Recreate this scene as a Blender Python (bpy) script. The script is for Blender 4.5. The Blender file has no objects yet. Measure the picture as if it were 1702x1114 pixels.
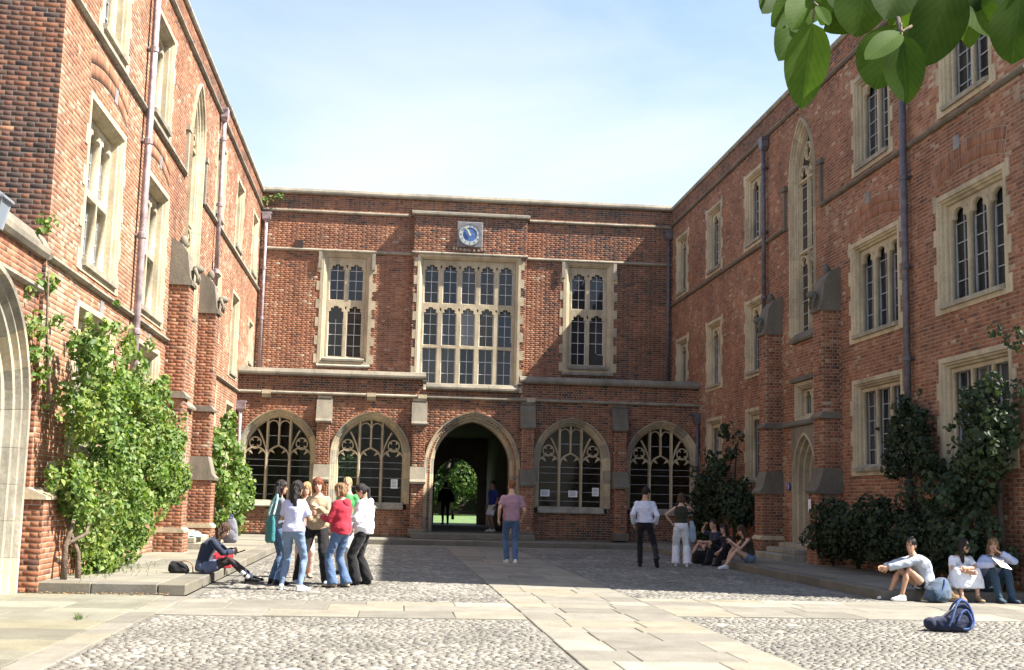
import bpy, bmesh, math, random
import numpy as np
from mathutils import Vector, Matrix, Euler, noise as mnoise
random.seed(7); rng = np.random.default_rng(7)
SC = bpy.context.scene
COL = SC.collection
R = math.radians

# ---------------------------------------------------------------- camera
cam_d = bpy.data.cameras.new('camera'); cam = bpy.data.objects.new('camera', cam_d); COL.objects.link(cam)
SC.camera = cam
cam_d.sensor_width = 36.0; cam_d.lens = 2034.3/1702*36; cam_d.clip_start = 0.05; cam_d.clip_end = 3000
yaw, pit, rol = R(5.5605), R(7.698), R(1.378)
_fw = Vector((math.sin(yaw)*math.cos(pit), math.cos(yaw)*math.cos(pit), math.sin(pit)))
_r = Vector((math.cos(yaw), -math.sin(yaw), 0)); _u = _r.cross(_fw)
_r2 = math.cos(rol)*_r + math.sin(rol)*_u; _u2 = -math.sin(rol)*_r + math.cos(rol)*_u
cam.matrix_world = Matrix(((_r2.x, _u2.x, -_fw.x, 0), (_r2.y, _u2.y, -_fw.y, 0), (_r2.z, _u2.z, -_fw.z, 1.4), (0, 0, 0, 1)))

# ---------------------------------------------------------------- light
LDIR = Vector((-1.0, 0.27, -1.205)).normalized()          # the way sunlight travels
W = bpy.data.worlds.new('World'); SC.world = W; W.use_nodes = True
wn, wl = W.node_tree.nodes, W.node_tree.links
wn.clear()
wo = wn.new('ShaderNodeOutputWorld'); bg = wn.new('ShaderNodeBackground'); sky = wn.new('ShaderNodeTexSky')
sky.sky_type = 'NISHITA'; sky.sun_disc = False
sky.sun_elevation = math.asin(-LDIR.z); sky.sun_rotation = math.atan2(-LDIR.x, -LDIR.y)
sky.air_density = 1.0; sky.dust_density = 1.0; sky.ozone_density = 1.0; sky.altitude = 50
bg.inputs['Strength'].default_value = 0.086
# thin cloud veils over the blue, by direction only
tc = wn.new('ShaderNodeTexCoord'); mp = wn.new('ShaderNodeMapping'); mp.inputs['Scale'].default_value = (1.3, 1.5, 2.4)
mp.inputs['Location'].default_value = (0.9, 0.2, 0.35)
nz = wn.new('ShaderNodeTexNoise'); nz.inputs['Scale'].default_value = 1.7; nz.inputs['Detail'].default_value = 9; nz.inputs['Roughness'].default_value = 0.52
nz.inputs['Distortion'].default_value = 0.35
cr = wn.new('ShaderNodeValToRGB'); cr.color_ramp.elements[0].position = 0.46; cr.color_ramp.elements[1].position = 0.74
cr.color_ramp.elements[0].color = (0.0, 0.0, 0.0, 1); cr.color_ramp.elements[1].color = (1, 1, 1, 1)
cm = wn.new('ShaderNodeMix'); cm.data_type = 'RGBA'
cm.inputs['B'].default_value = (4.1, 4.2, 4.3, 1)
wl.new(tc.outputs['Generated'], mp.inputs['Vector']); wl.new(mp.outputs[0], nz.inputs['Vector'])
# haze whitens the sky towards the horizon all round
sx = wn.new('ShaderNodeSeparateXYZ'); wl.new(tc.outputs['Generated'], sx.inputs[0])
hz = wn.new('ShaderNodeMapRange'); hz.inputs['From Min'].default_value = 0.16; hz.inputs['From Max'].default_value = 0.44; hz.inputs['To Min'].default_value = 0.50; hz.inputs['To Max'].default_value = 0.0
wl.new(sx.outputs['Z'], hz.inputs['Value'])
ad = wn.new('ShaderNodeMath'); ad.operation = 'MULTIPLY_ADD'; ad.use_clamp = True; ad.inputs[1].default_value = 0.62
wl.new(nz.outputs['Fac'], cr.inputs['Fac']); wl.new(cr.outputs['Color'], ad.inputs[0]); wl.new(hz.outputs[0], ad.inputs[2]); wl.new(ad.outputs[0], cm.inputs['Factor'])
wl.new(sky.outputs[0], cm.inputs['A']); wl.new(cm.outputs['Result'], bg.inputs['Color']); wl.new(bg.outputs[0], wo.inputs['Surface'])
sun_d = bpy.data.lights.new('sun', 'SUN'); sun = bpy.data.objects.new('sun', sun_d); COL.objects.link(sun)
sun_d.energy = 5.0; sun_d.angle = R(0.53); sun_d.color = (1.0, 0.94, 0.84)
sun.rotation_euler = LDIR.to_track_quat('-Z', 'Y').to_euler(); sun.location = (20, -5, 30)
SC.view_settings.view_transform = 'Standard'; SC.view_settings.look = 'None'
SC.view_settings.exposure = 1.76; SC.view_settings.gamma = 1.0; SC.view_settings.use_curve_mapping = False
SC.render.engine = 'CYCLES'
SC.cycles.max_bounces = 6; SC.cycles.diffuse_bounces = 3; SC.cycles.glossy_bounces = 3; SC.cycles.transmission_bounces = 4; SC.cycles.transparent_max_bounces = 8

# ---------------------------------------------------------------- the place, in metres (x right, y away, z up)
XL, XR, YD, YC = -4.925, 10.2, 44.0, 39.84      # left wing, right wing, hall, cloister faces
YE = 17.6                                        # near end of the left wing
YR = 18.40                                       # near end of the right wing
TZ = 0.145                                       # terrace height

# ---------------------------------------------------------------- materials
MATS = {}
def nt(name):
    m = bpy.data.materials.new(name); m.use_nodes = True; MATS[name] = m
    n, l = m.node_tree.nodes, m.node_tree.links
    return m, n, l, n['Principled BSDF']
def ramp(n, stops, interp='LINEAR'):
    r = n.new('ShaderNodeValToRGB'); r.color_ramp.interpolation = interp
    e = r.color_ramp.elements
    while len(e) < len(stops): e.new(0.5)
    for q, (p, c) in zip(e, stops): q.position = p; q.color = (*c, 1) if len(c) == 3 else c
    return r
def noise(n, l, scale, detail=4, rough=0.55, src=None, mapscale=None, kind='pos'):
    t = n.new('ShaderNodeTexNoise'); t.inputs['Scale'].default_value = scale; t.inputs['Detail'].default_value = detail; t.inputs['Roughness'].default_value = rough
    if src is None:
        if kind == 'pos': src = n.new('ShaderNodeNewGeometry').outputs['Position']
        else: src = n.new('ShaderNodeTexCoord').outputs['Object']
    if mapscale:
        mpn = n.new('ShaderNodeMapping'); mpn.inputs['Scale'].default_value = mapscale; l.new(src, mpn.inputs['Vector']); src = mpn.outputs[0]
    l.new(src, t.inputs['Vector']); return t
def mixc(n, l, fac, a, b, blend='MIX'):
    x = n.new('ShaderNodeMix'); x.data_type = 'RGBA'; x.blend_type = blend
    for sock, v in (('Factor', fac), ('A', a), ('B', b)):
        if hasattr(v, 'links') or hasattr(v, 'is_output'): l.new(v, x.inputs[sock])
        elif sock == 'Factor': x.inputs[sock].default_value = v
        else: x.inputs[sock].default_value = (*v, 1)
    return x.outputs['Result']
def bump(n, l, h, strength, dist, b):
    x = n.new('ShaderNodeBump'); x.inputs['Strength'].default_value = strength; x.inputs['Distance'].default_value = dist
    l.new(h, x.inputs['Height']); l.new(x.outputs[0], b.inputs['Normal'])
def simple(name, col, rough=0.7, var=0.25, scale=8, bmp=0.0, bscale=60, metallic=0.0, kind='pos', objvar=0.0, mapscale=None, spec=0.5):
    m, n, l, b = nt(name)
    t = noise(n, l, scale, 5, kind=kind, mapscale=mapscale)
    r = ramp(n, [(0.3, tuple(c*(1-var) for c in col)), (0.7, tuple(min(1, c*(1+var)) for c in col))])
    l.new(t.outputs['Fac'], r.inputs['Fac']); out = r.outputs['Color']
    if objvar:
        oi = n.new('ShaderNodeObjectInfo'); rr = ramp(n, [(0, (1-objvar,)*3), (1, (1+objvar,)*3)])
        l.new(oi.outputs['Random'], rr.inputs['Fac']); out = mixc(n, l, 1.0, out, rr.outputs['Color'], 'MULTIPLY')
    l.new(out, b.inputs['Base Color']); b.inputs['Roughness'].default_value = rough; b.inputs['Metallic'].default_value = metallic
    b.inputs['Specular IOR Level'].default_value = spec
    if bmp:
        t2 = noise(n, l, bscale, 4, kind=kind); bump(n, l, t2.outputs['Fac'], bmp, 0.02, b)
    return m

def brick_mat():
    m, n, l, b = nt('brick')
    a = n.new('ShaderNodeAttribute'); a.attribute_name = 'bc'
    r = ramp(n, [(0.0, (0.070, 0.050, 0.046)), (0.12, (0.115, 0.062, 0.050)), (0.30, (0.195, 0.085, 0.053)), (0.55, (0.275, 0.115, 0.064)), (0.80, (0.345, 0.168, 0.098)), (0.95, (0.385, 0.225, 0.145)), (1.0, (0.43, 0.32, 0.23))])
    l.new(a.outputs['Fac'], r.inputs['Fac'])
    t = noise(n, l, 1.1, 6, 0.65); r2 = ramp(n, [(0.30, (0.62, 0.60, 0.60)), (0.62, (1.08, 1.05, 1.0))]); l.new(t.outputs['Fac'], r2.inputs['Fac'])
    t3 = noise(n, l, 40, 4, 0.7); r3 = ramp(n, [(0.25, (0.75, 0.75, 0.75)), (0.7, (1.12, 1.12, 1.12))]); l.new(t3.outputs['Fac'], r3.inputs['Fac'])
    c = mixc(n, l, 1.0, r.outputs['Color'], r2.outputs['Color'], 'MULTIPLY'); c = mixc(n, l, 1.0, c, r3.outputs['Color'], 'MULTIPLY')
    # soot and rain streaks
    t4 = noise(n, l, 1.0, 6, 0.7, mapscale=(1.7, 1.7, 0.16)); r4 = ramp(n, [(0.55, (0, 0, 0)), (0.78, (0.65, 0.65, 0.65))]); l.new(t4.outputs['Fac'], r4.inputs['Fac'])
    c = mixc(n, l, r4.outputs['Color'], c, (0.05, 0.042, 0.04))
    l.new(c, b.inputs['Base Color']); b.inputs['Roughness'].default_value = 0.88; b.inputs['Specular IOR Level'].default_value = 0.25
    bump(n, l, t3.outputs['Fac'], 0.5, 0.008, b)
    return m
def stone_mat(name, col, dirt=0.55, scale=1.2):
    m, n, l, b = nt(name)
    t = noise(n, l, scale, 7, 0.62); r1 = ramp(n, [(0.28, tuple(c*0.72 for c in col)), (0.5, col), (0.75, tuple(min(1, c*1.15) for c in col))]); l.new(t.outputs['Fac'], r1.inputs['Fac'])
    t2 = noise(n, l, 22, 5, 0.65); r2 = ramp(n, [(0.3, (0.8, 0.8, 0.8)), (0.7, (1.08, 1.08, 1.08))]); l.new(t2.outputs['Fac'], r2.inputs['Fac'])
    c = mixc(n, l, 1.0, r1.outputs['Color'], r2.outputs['Color'], 'MULTIPLY')
    t3 = noise(n, l, 1.6, 6, 0.7, mapscale=(1.6, 1.6, 0.5)); r3 = ramp(n, [(0.46, (0, 0, 0)), (0.72, (dirt,)*3)]); l.new(t3.outputs['Fac'], r3.inputs['Fac'])
    c = mixc(n, l, r3.outputs['Color'], c, (0.10, 0.09, 0.075))
    oi = n.new('ShaderNodeObjectInfo'); rr = ramp(n, [(0, (0.86, 0.86, 0.87)), (1, (1.08, 1.07, 1.04))]); l.new(oi.outputs['Random'], rr.inputs['Fac'])
    c = mixc(n, l, 1.0, c, rr.outputs['Color'], 'MULTIPLY')
    l.new(c, b.inputs['Base Color']); b.inputs['Roughness'].default_value = 0.9; b.inputs['Specular IOR Level'].default_value = 0.25
    bump(n, l, t2.outputs['Fac'], 0.45, 0.01, b)
    return m
def glass_mat(name, base, transp=0.0):
    m, n, l, b = nt(name)
    b.inputs['Base Color'].default_value = (*base, 1); b.inputs['Roughness'].default_value = 0.04; b.inputs['IOR'].default_value = 1.48
    if not transp and name == 'glass':
        oi = n.new('ShaderNodeObjectInfo'); rg = ramp(n, [(0.0, base), (0.62, tuple(q*1.6 for q in base)), (0.80, (0.045, 0.048, 0.05)), (1.0, (0.15, 0.155, 0.16))]); l.new(oi.outputs['Random'], rg.inputs['Fac']); l.new(rg.outputs['Color'], b.inputs['Base Color'])
    t = noise(n, l, 2.6, 2, 0.5); bump(n, l, t.outputs['Fac'], 0.12, 0.03, b)
    if transp:
        o = n['Material Output']; tr = n.new('ShaderNodeBsdfTransparent'); tr.inputs['Color'].default_value = (0.82, 0.86, 0.84, 1)
        mx = n.new('ShaderNodeMixShader'); mx.inputs[0].default_value = transp
        l.new(b.outputs[0], mx.inputs[1]); l.new(tr.outputs[0], mx.inputs[2]); l.new(mx.outputs[0], o.inputs['Surface'])
    return m
brick_mat()
simple('mortar', (0.315, 0.265, 0.205), 0.95, 0.25, 3, 0.4, 80)
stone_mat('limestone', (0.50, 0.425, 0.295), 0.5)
stone_mat('limestone_grey', (0.35, 0.32, 0.255), 0.75); stone_mat('limestone_worn_shade', (0.235, 0.21, 0.165), 0.7)  # worn stone; on the doorway plate its dark tone is painted shade
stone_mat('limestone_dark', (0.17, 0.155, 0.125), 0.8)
glass_mat('glass', (0.012, 0.014, 0.016)); glass_mat('glass_clear', (0.01, 0.012, 0.012), 0.72)
simple('lead_bar', (0.33, 0.34, 0.36), 0.6, 0.2, 6)
simple('lead_pale', (0.62, 0.62, 0.62), 0.6, 0.15, 6)
simple('iron_pipe', (0.10, 0.09, 0.105), 0.5, 0.4, 7, 0.3, 50)
simple('pipe_pale', (0.27, 0.215, 0.225), 0.5, 0.4, 7, 0.3, 50)
simple('interior', (0.045, 0.035, 0.03), 0.9, 0.3, 2)
simple('plaster_dark', (0.17, 0.14, 0.11), 0.9, 0.3, 1.5)
simple('roof_lead', (0.16, 0.16, 0.17), 0.6, 0.2, 2)
simple('slate_block', (0.20, 0.19, 0.19), 0.8, 0.3, 6)

# ---------------------------------------------------------------- helpers
SC2 = bpy.data.scenes.new('workbench')      # scratch scene: modifiers are applied here, then it is removed
def evaluated(o):
    SC2.collection.objects.link(o); SC2.view_layers[0].update(); dg = SC2.view_layers[0].depsgraph; dg.update()
    me = bpy.data.meshes.new_from_object(o.evaluated_get(dg)); bpy.data.objects.remove(o); return me
def mesh_np(name, V, F, mat, smooth=False, attr=None):
    V = np.asarray(V, dtype=np.float32).reshape(-1, 3); F = np.asarray(F, dtype=np.int32)
    k = F.shape[1]; me = bpy.data.meshes.new(name)
    me.vertices.add(len(V)); me.vertices.foreach_set('co', V.ravel())
    me.loops.add(F.size); me.loops.foreach_set('vertex_index', F.ravel())
    me.polygons.add(len(F)); me.polygons.foreach_set('loop_start', np.arange(0, F.size, k, dtype=np.int32))
    me.polygons.foreach_set('loop_total', np.full(len(F), k, dtype=np.int32))
    if smooth: me.polygons.foreach_set('use_smooth', np.ones(len(F), dtype=bool))
    if attr is not None:
        at = me.attributes.new('bc', 'FLOAT', 'FACE'); at.data.foreach_set('value', np.asarray(attr, dtype=np.float32))
    me.update(calc_edges=True); me.materials.append(MATS[mat]); return me
def link(name, data, parent=None, M=None, kind=None, label=None, cat=None, group=None):
    o = bpy.data.objects.new(name, data); COL.objects.link(o)
    if parent is not None: o.parent = parent
    if M is not None: o.matrix_local = M if isinstance(M, Matrix) else Matrix.Translation(M)
    return tag(o, label, cat, group, kind)
def tag(o, label=None, cat=None, group=None, kind=None):
    for k, v in (('label', label), ('category', cat), ('group', group), ('kind', kind)):
        if v: o[k] = v
    return o
def thing(name, loc, label, cat, group=None): return link(name, None, None, Vector(loc), label=label, cat=cat, group=group)
class MB:
    def __init__(s): s.v = []; s.f = []
    def add(s, vs, fs):
        o = len(s.v); s.v += [tuple(q) for q in vs]; s.f += [tuple(i+o for i in q) for q in fs]; return s
    def box(s, x0, x1, y0, y1, z0, z1):
        return s.add([(x0,y0,z0),(x1,y0,z0),(x1,y1,z0),(x0,y1,z0),(x0,y0,z1),(x1,y0,z1),(x1,y1,z1),(x0,y1,z1)],
                     [(0,3,2,1),(4,5,6,7),(0,1,5,4),(1,2,6,5),(2,3,7,6),(3,0,4,7)])
    def prism(s, prof, u0, u1, ax=0):          # closed profile of (a,b) extruded along axis ax
        n = len(prof)
        def P(u, a, b): return (u, a, b) if ax == 0 else ((a, u, b) if ax == 1 else (a, b, u))
        s.add([P(u0, *p) for p in prof] + [P(u1, *p) for p in prof], [tuple(range(n))[::-1], tuple(range(n, 2*n))] + [(i, (i+1) % n, n+(i+1) % n, n+i) for i in range(n)])
        return s
    def loft(s, rings, cap=True, closed=True):
        n = len(rings[0]); o = len(s.v)
        for r in rings: s.v += [tuple(p) for p in r]
        for k in range(len(rings)-1):
            for i in range(n if closed else n-1):
                j = (i+1) % n; s.f.append((o+k*n+i, o+k*n+j, o+(k+1)*n+j, o+(k+1)*n+i))
        if cap: s.f.append(tuple(o+i for i in range(n))[::-1]); s.f.append(tuple(o+(len(rings)-1)*n+i for i in range(n)))
        return s
    def tube(s, pts, rad, n=8, cap=True):
        pts = [Vector(p) for p in pts]; rad = rad if isinstance(rad, (list, tuple)) else [rad]*len(pts); rings = []; up = None
        for i, p in enumerate(pts):
            d = (pts[min(i+1, len(pts)-1)] - pts[max(i-1, 0)]).normalized()
            if up is None: up = d.orthogonal().normalized()
            a = (up - d*up.dot(d)).normalized(); b = d.cross(a); up = a
            rings.append([p + (a*math.cos(2*math.pi*k/n) + b*math.sin(2*math.pi*k/n))*rad[i] for k in range(n)])
        return s.loft(rings, cap)
    def lathe(s, prof, c=(0, 0, 0), n=14):     # (r,z) profile round z
        return s.loft([[(c[0]+r*math.cos(2*math.pi*k/n), c[1]+r*math.sin(2*math.pi*k/n), c[2]+z) for k in range(n)] for r, z in prof])
    def ell(s, c, r, n=12, m=8, rot=None):
        rings = []
        for j in range(m+1):
            t = math.pi*min(max(j/m, 0.02), 0.98); ring = []
            for k in range(n):
                q = Vector((r[0]*math.sin(t)*math.cos(2*math.pi*k/n), r[1]*math.sin(t)*math.sin(2*math.pi*k/n), -r[2]*math.cos(t)))
                if rot: q = rot @ q
                ring.append(q + Vector(c))
            rings.append(ring)
        return s.loft(rings)
    def mesh(s, name, mat, smooth=False):
        me = bpy.data.meshes.new(name); me.from_pydata(s.v, [], s.f); me.materials.append(MATS[mat])
        if smooth: me.polygons.foreach_set('use_smooth', np.ones(len(me.polygons), dtype=bool))
        me.validate(); me.update(); return me
    def build(s, name, mat, parent=None, M=None, smooth=False, **k): return link(name, s.mesh(name, mat, smooth), parent, M, **k)
def bevel_mesh(me, w, seg=1, angle=0.6):
    bm = bmesh.new(); bm.from_mesh(me); bmesh.ops.recalc_face_normals(bm, faces=bm.faces)
    ed = [e for e in bm.edges if len(e.link_faces) == 2 and e.calc_face_angle(0) > angle]
    bmesh.ops.bevel(bm, geom=ed, offset=w, segments=seg, affect='EDGES', profile=0.6); bm.to_mesh(me); bm.free(); me.update(); return me

# wall frames: local x runs along the wall, y up, z out of the wall
def frame(origin, U, N):
    U, N = Vector(U), Vector(N); V = Vector((0, 0, 1))
    return Matrix(((U.x, V.x, N.x, origin[0]), (U.y, V.y, N.y, origin[1]), (U.z, V.z, N.z, origin[2]), (0, 0, 0, 1)))
F_LEFT = frame((XL, 0, 0), (0, 1, 0), (1, 0, 0))          # u = y
F_RIGHT = frame((XR, 0, 0), (0, -1, 0), (-1, 0, 0))       # u = -y
F_HALL = frame((0, YD, 0), (1, 0, 0), (0, -1, 0))         # u = x
F_CLO = frame((0, YC, 0), (1, 0, 0), (0, -1, 0))
CAMP = Vector((0, 0, 1.4))

def rect(a, b, z0, z1): return lambda z: (a, b) if z0 < z < z1 else None
def archx(w, spring, apex, z):               # half width of a two-centred arch at height z
    if z <= spring: return w
    rise = apex-spring; Rr = (w*w+rise*rise)/(2*w); q = Rr*Rr-(z-spring)**2
    x = (w-Rr)+math.sqrt(q) if q > 0 else -1
    return x
def arch(c, w, z0, spring, apex):
    def f(z):
        if z < z0 or z > apex: return None
        x = archx(w, spring, apex, z); return (c-x, c+x) if x > 0.005 else None
    return f
def subtract(a, b, ops, z):
    iv = [(a, b)]
    for o in ops:
        q = o(z)
        if not q: continue
        nx = []
        for s, e in iv:
            if q[1] <= s or q[0] >= e: nx.append((s, e)); continue
            if q[0] > s: nx.append((s, q[0]))
            if q[1] < e: nx.append((q[1], e))
        iv = nx
    return [(s, e) for s, e in iv if e-s > 0.01]
CO = 0.075
def lay(u0, u1, z0, z1, ops=(), dark=0.0, tone=0.0):
    """courses of bricks in flemish bond; returns bricks (u0,u1,v0,v1,proud,colour,full) and mortar strips"""
    n = max(1, int(round((z1-z0)/CO))); h = (z1-z0)/n; B = []; S = []; prev = {}
    for i in range(n):
        v0, v1 = z0+i*h, z0+(i+1)*h; ivs = subtract(u0, u1, ops, (v0+v1)/2)
        cur = {}
        for iv in ivs:
            key = (round(iv[0], 3), round(iv[1], 3))
            if key in prev: S[prev[key]][3] = v1; cur[key] = prev[key]
            else: S.append([iv[0], iv[1], v0, v1]); cur[key] = len(S)-1
        prev = cur; off = 0.16875*((int(round(v0/CO))) % 2)
        for s, e in ivs:
            k = math.floor((s-off)/0.3375); x = off+k*0.3375
            while x < e:
                for ln, hd in ((0.215, False), (0.1025, True)):
                    a, b2 = x, x+ln; x += ln+0.01
                    aa, bb = max(a, s), min(b2, e)
                    if bb-aa < 0.03: continue
                    c = random.gauss(0.58+tone, 0.115)
                    if hd and random.random() < 0.26+dark: c = random.uniform(0.14, 0.42)
                    elif random.random() < 0.05+dark*0.4: c = random.uniform(0.12, 0.36)
                    elif random.random() < 0.025: c = random.uniform(0.92, 1.0)
                    B.append((aa, bb, v0+0.005, v1-0.005, 0.0036+random.uniform(-0.0012, 0.0014), min(1, max(0, c)), 1 if (bb-aa) > ln-0.001 else 0))
    return B, S
def brick_arrays(B, M=None, base=0.0):
    B = np.asarray(B, dtype=np.float64); n = len(B)
    u0, u1, v0, v1, p, c = B[:, 0], B[:, 1], B[:, 2], B[:, 3], B[:, 4]+base, B[:, 5]; z = np.full(n, base-0.001)
    ch = 0.003
    V = np.stack([np.stack(q, 1) for q in ((u0, v0, z), (u1, v0, z), (u1, v1, z), (u0, v1, z), (u0+ch, v0+ch, p), (u1-ch, v0+ch, p), (u1-ch, v1-ch, p), (u0+ch, v1-ch, p))], 1)
    Fq = np.array([(4, 5, 6, 7), (0, 1, 5, 4), (1, 2, 6, 5), (2, 3, 7, 6), (3, 0, 4, 7)])
    F = (np.arange(n)[:, None, None]*8+Fq[None]).reshape(-1, 4)
    V = V.reshape(-1, 3)
    if M is not None:
        A = np.array(M); V = V @ A[:3, :3].T + A[:3, 3]
    return V, F, np.repeat(c, 5)
def strip_arrays(S, M=None, base=0.0):
    V = []; F = []
    for a, b, c, d in S: k = len(V); V += [(a, c, base), (b, c, base), (b, d, base), (a, d, base)]; F.append((k, k+1, k+2, k+3))
    V = np.array(V, dtype=np.float64)
    if M is not None:
        A = np.array(M); V = V @ A[:3, :3].T + A[:3, 3]
    return V, np.array(F)
BRICKS = {}
def brick_mesh(hd, q):
    k = (hd, q)
    if k not in BRICKS:
        L = 0.1025 if hd else 0.215
        V, F, c = brick_arrays([(-L/2, L/2, -0.0325, 0.0325, 0.0036, q/11, 1)])
        BRICKS[k] = mesh_np('brick', V, F, 'brick', attr=c)
    return BRICKS[k]
def wall(name, parent, M, u0, u1, z0, z1, ops=(), parts=0, dark=0.0, tone=0.0, tonef=None):
    """a wall face: recessed mortar with every brick in front of it; the bricks that show largest are objects"""
    pl = Vector(parent.location) if parent else Vector((0, 0, 0))
    ML = Matrix.Translation(-pl) @ M
    B, S = lay(u0, u1, z0, z1, ops, dark, tone)
    sd = random.uniform(0, 50)
    def patch(u, v): return 0.26*mnoise.noise(Vector((u*0.35, v*0.6, sd)))+0.16*mnoise.noise(Vector((u*1.5, v*0.35, sd+9)))+0.10*mnoise.noise(Vector((u*3, v*3, sd+20)))
    B = [(b[0], b[1], b[2], b[3], b[4], min(1, max(0, b[5]+patch((b[0]+b[1])/2, b[2]))), b[6]) for b in B]
    if tonef: B = [(b[0], b[1], b[2], b[3], b[4], min(1, max(0, b[5]+tonef((b[0]+b[1])/2, b[2]))), b[6]) for b in B]
    V, F = strip_arrays(S); wo_ = link(name, mesh_np(name, V, F, 'mortar'), parent, ML)
    if parts:
        def size(b):
            w = M @ Vector(((b[0]+b[1])/2, b[2], 0)); w2 = M @ Vector((b[1], b[2], 0)); w1 = M @ Vector((b[0], b[2], 0))
            inv = cam.matrix_world.inverted() if False else CAMI
            p, p1, p2 = inv @ w, inv @ w1, inv @ w2
            if p.z > -0.5: return -1
            x, y = p.x/-p.z, p.y/-p.z
            if abs(x) > 851/2034 or abs(y) > 557/2034 or not b[6]: return -1
            return abs(p2.x/-p2.z-p1.x/-p1.z)
        sz = [size(b) for b in B]; order = sorted(range(len(B)), key=lambda i: -sz[i])
        pick = [i for i in order[:parts] if sz[i]*2034 > 5]; ps = set(pick)
        for i in pick:
            b = B[i]; hd = (b[1]-b[0]) < 0.15
            link('brick', brick_mesh(hd, int(round(b[5]*11))), wo_, Matrix.Translation(((b[0]+b[1])/2, (b[2]+b[3])/2, b[4]-0.0036)))
        B = [b for i, b in enumerate(B) if i not in ps]
    if B:
        V, F, c = brick_arrays(B); link('brick_courses', mesh_np('brick_courses', V, F, 'brick', attr=c), wo_, kind='stuff')
    return wo_
CAMI = cam.matrix_world.inverted()
def block(name, parent, faces, dark=0.0, mat='mortar', tone=0.0):
    """brick pier: faces = [(M, u0,u1,z0,z1)] in world; one mortar mesh with its bricks as a child"""
    pl = Vector(parent.location); T = Matrix.Translation(-pl); VV = []; FF = []; BV = []; BF = []; BC = []; no = 0; nb = 0
    for M, u0, u1, z0, z1 in faces:
        B, S = lay(u0, u1, z0, z1, (), dark, tone); V, F = strip_arrays(S, T @ M); VV.append(V); FF.append(F+no); no += len(V)
        V, F, c = brick_arrays(B, T @ M); BV.append(V); BF.append(F+nb); nb += len(V); BC.append(c)
    o = link(name, mesh_np(name, np.concatenate(VV), np.concatenate(FF), mat), parent)
    link('brick_courses', mesh_np('brick_courses', np.concatenate(BV), np.concatenate(BF), 'brick', attr=np.concatenate(BC)), o, kind='stuff')
    return o
def PL(parent, M): return Matrix.Translation(-Vector(parent.location)) @ M
def course(name, parent, M, prof, u0, u1, mat, seg=1.1, gap=0.006):
    """a string course or coping laid as separate stones; prof = (out, up) points"""
    n = max(1, int(round((u1-u0)/seg))); L = (u1-u0)/n
    me = MB().prism([(b, a) for a, b in prof], -L/2+gap/2, L/2-gap/2).mesh(name, mat)
    for i in range(n): link(name, me, parent, PL(parent, M) @ Matrix.Translation((u0+(i+0.5)*L, 0, random.uniform(-0.003, 0.003))))
# ---------------------------------------------------------------- stone windows
def plate(polys, depth, name, mat):
    """a flat plate with holes, with thickness and small chamfers (filled 2D curve)"""
    cu = bpy.data.curves.new('tmp', 'CURVE'); cu.dimensions = '2D'; cu.fill_mode = 'BOTH'; cu.extrude = depth/2-0.012; cu.bevel_depth = 0.012; cu.bevel_resolution = 0; cu.offset = -0.012
    for p in polys:
        s = cu.splines.new('POLY'); s.points.add(len(p)-1); s.use_cyclic_u = True
        for q, (x, y) in zip(s.points, p): q.co = (x, y, 0, 1)
    me = evaluated(bpy.data.objects.new('tmp', cu)); bpy.data.curves.remove(cu); me.name = name; me.materials.clear(); me.materials.append(MATS[mat]); return me
def light_poly(x0, x1, y0, y1, head, style):
    if style == 'flat': return [(x0, y0), (x1, y0), (x1, y1), (x0, y1)]
    hw = (x1-x0)/2; c = (x0+x1)/2; sp = y1-head; pts = [(x0, y0), (x1, y0)]; N = 26
    cus = ((0.20, 0.05, 0.30), (0.80, 0.05, 0.30)) if style == 'tre' else ((0.14, 0.035, 0.26), (0.86, 0.035, 0.26), (0.34, 0.035, 0.24), (0.66, 0.035, 0.24))
    for i in range(N+1):
        t = i/N; a = math.pi*t; x = hw*math.cos(a); y = head*(math.sin(a)**0.85 if 0 < t < 1 else 0)*(1-0.12*(1-abs(2*t-1))*0) 
        y = min(y, head); x *= 1-0.10*math.sin(a)**3
        s = 1-sum(d*math.exp(-((t-m)/w)**2) for m, w, d in cus)
        pts.append((c+x*s, sp+0.12*head+(y-0.12*head)*s if y > 0.12*head else sp+y))
    return pts
WC = {}
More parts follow.
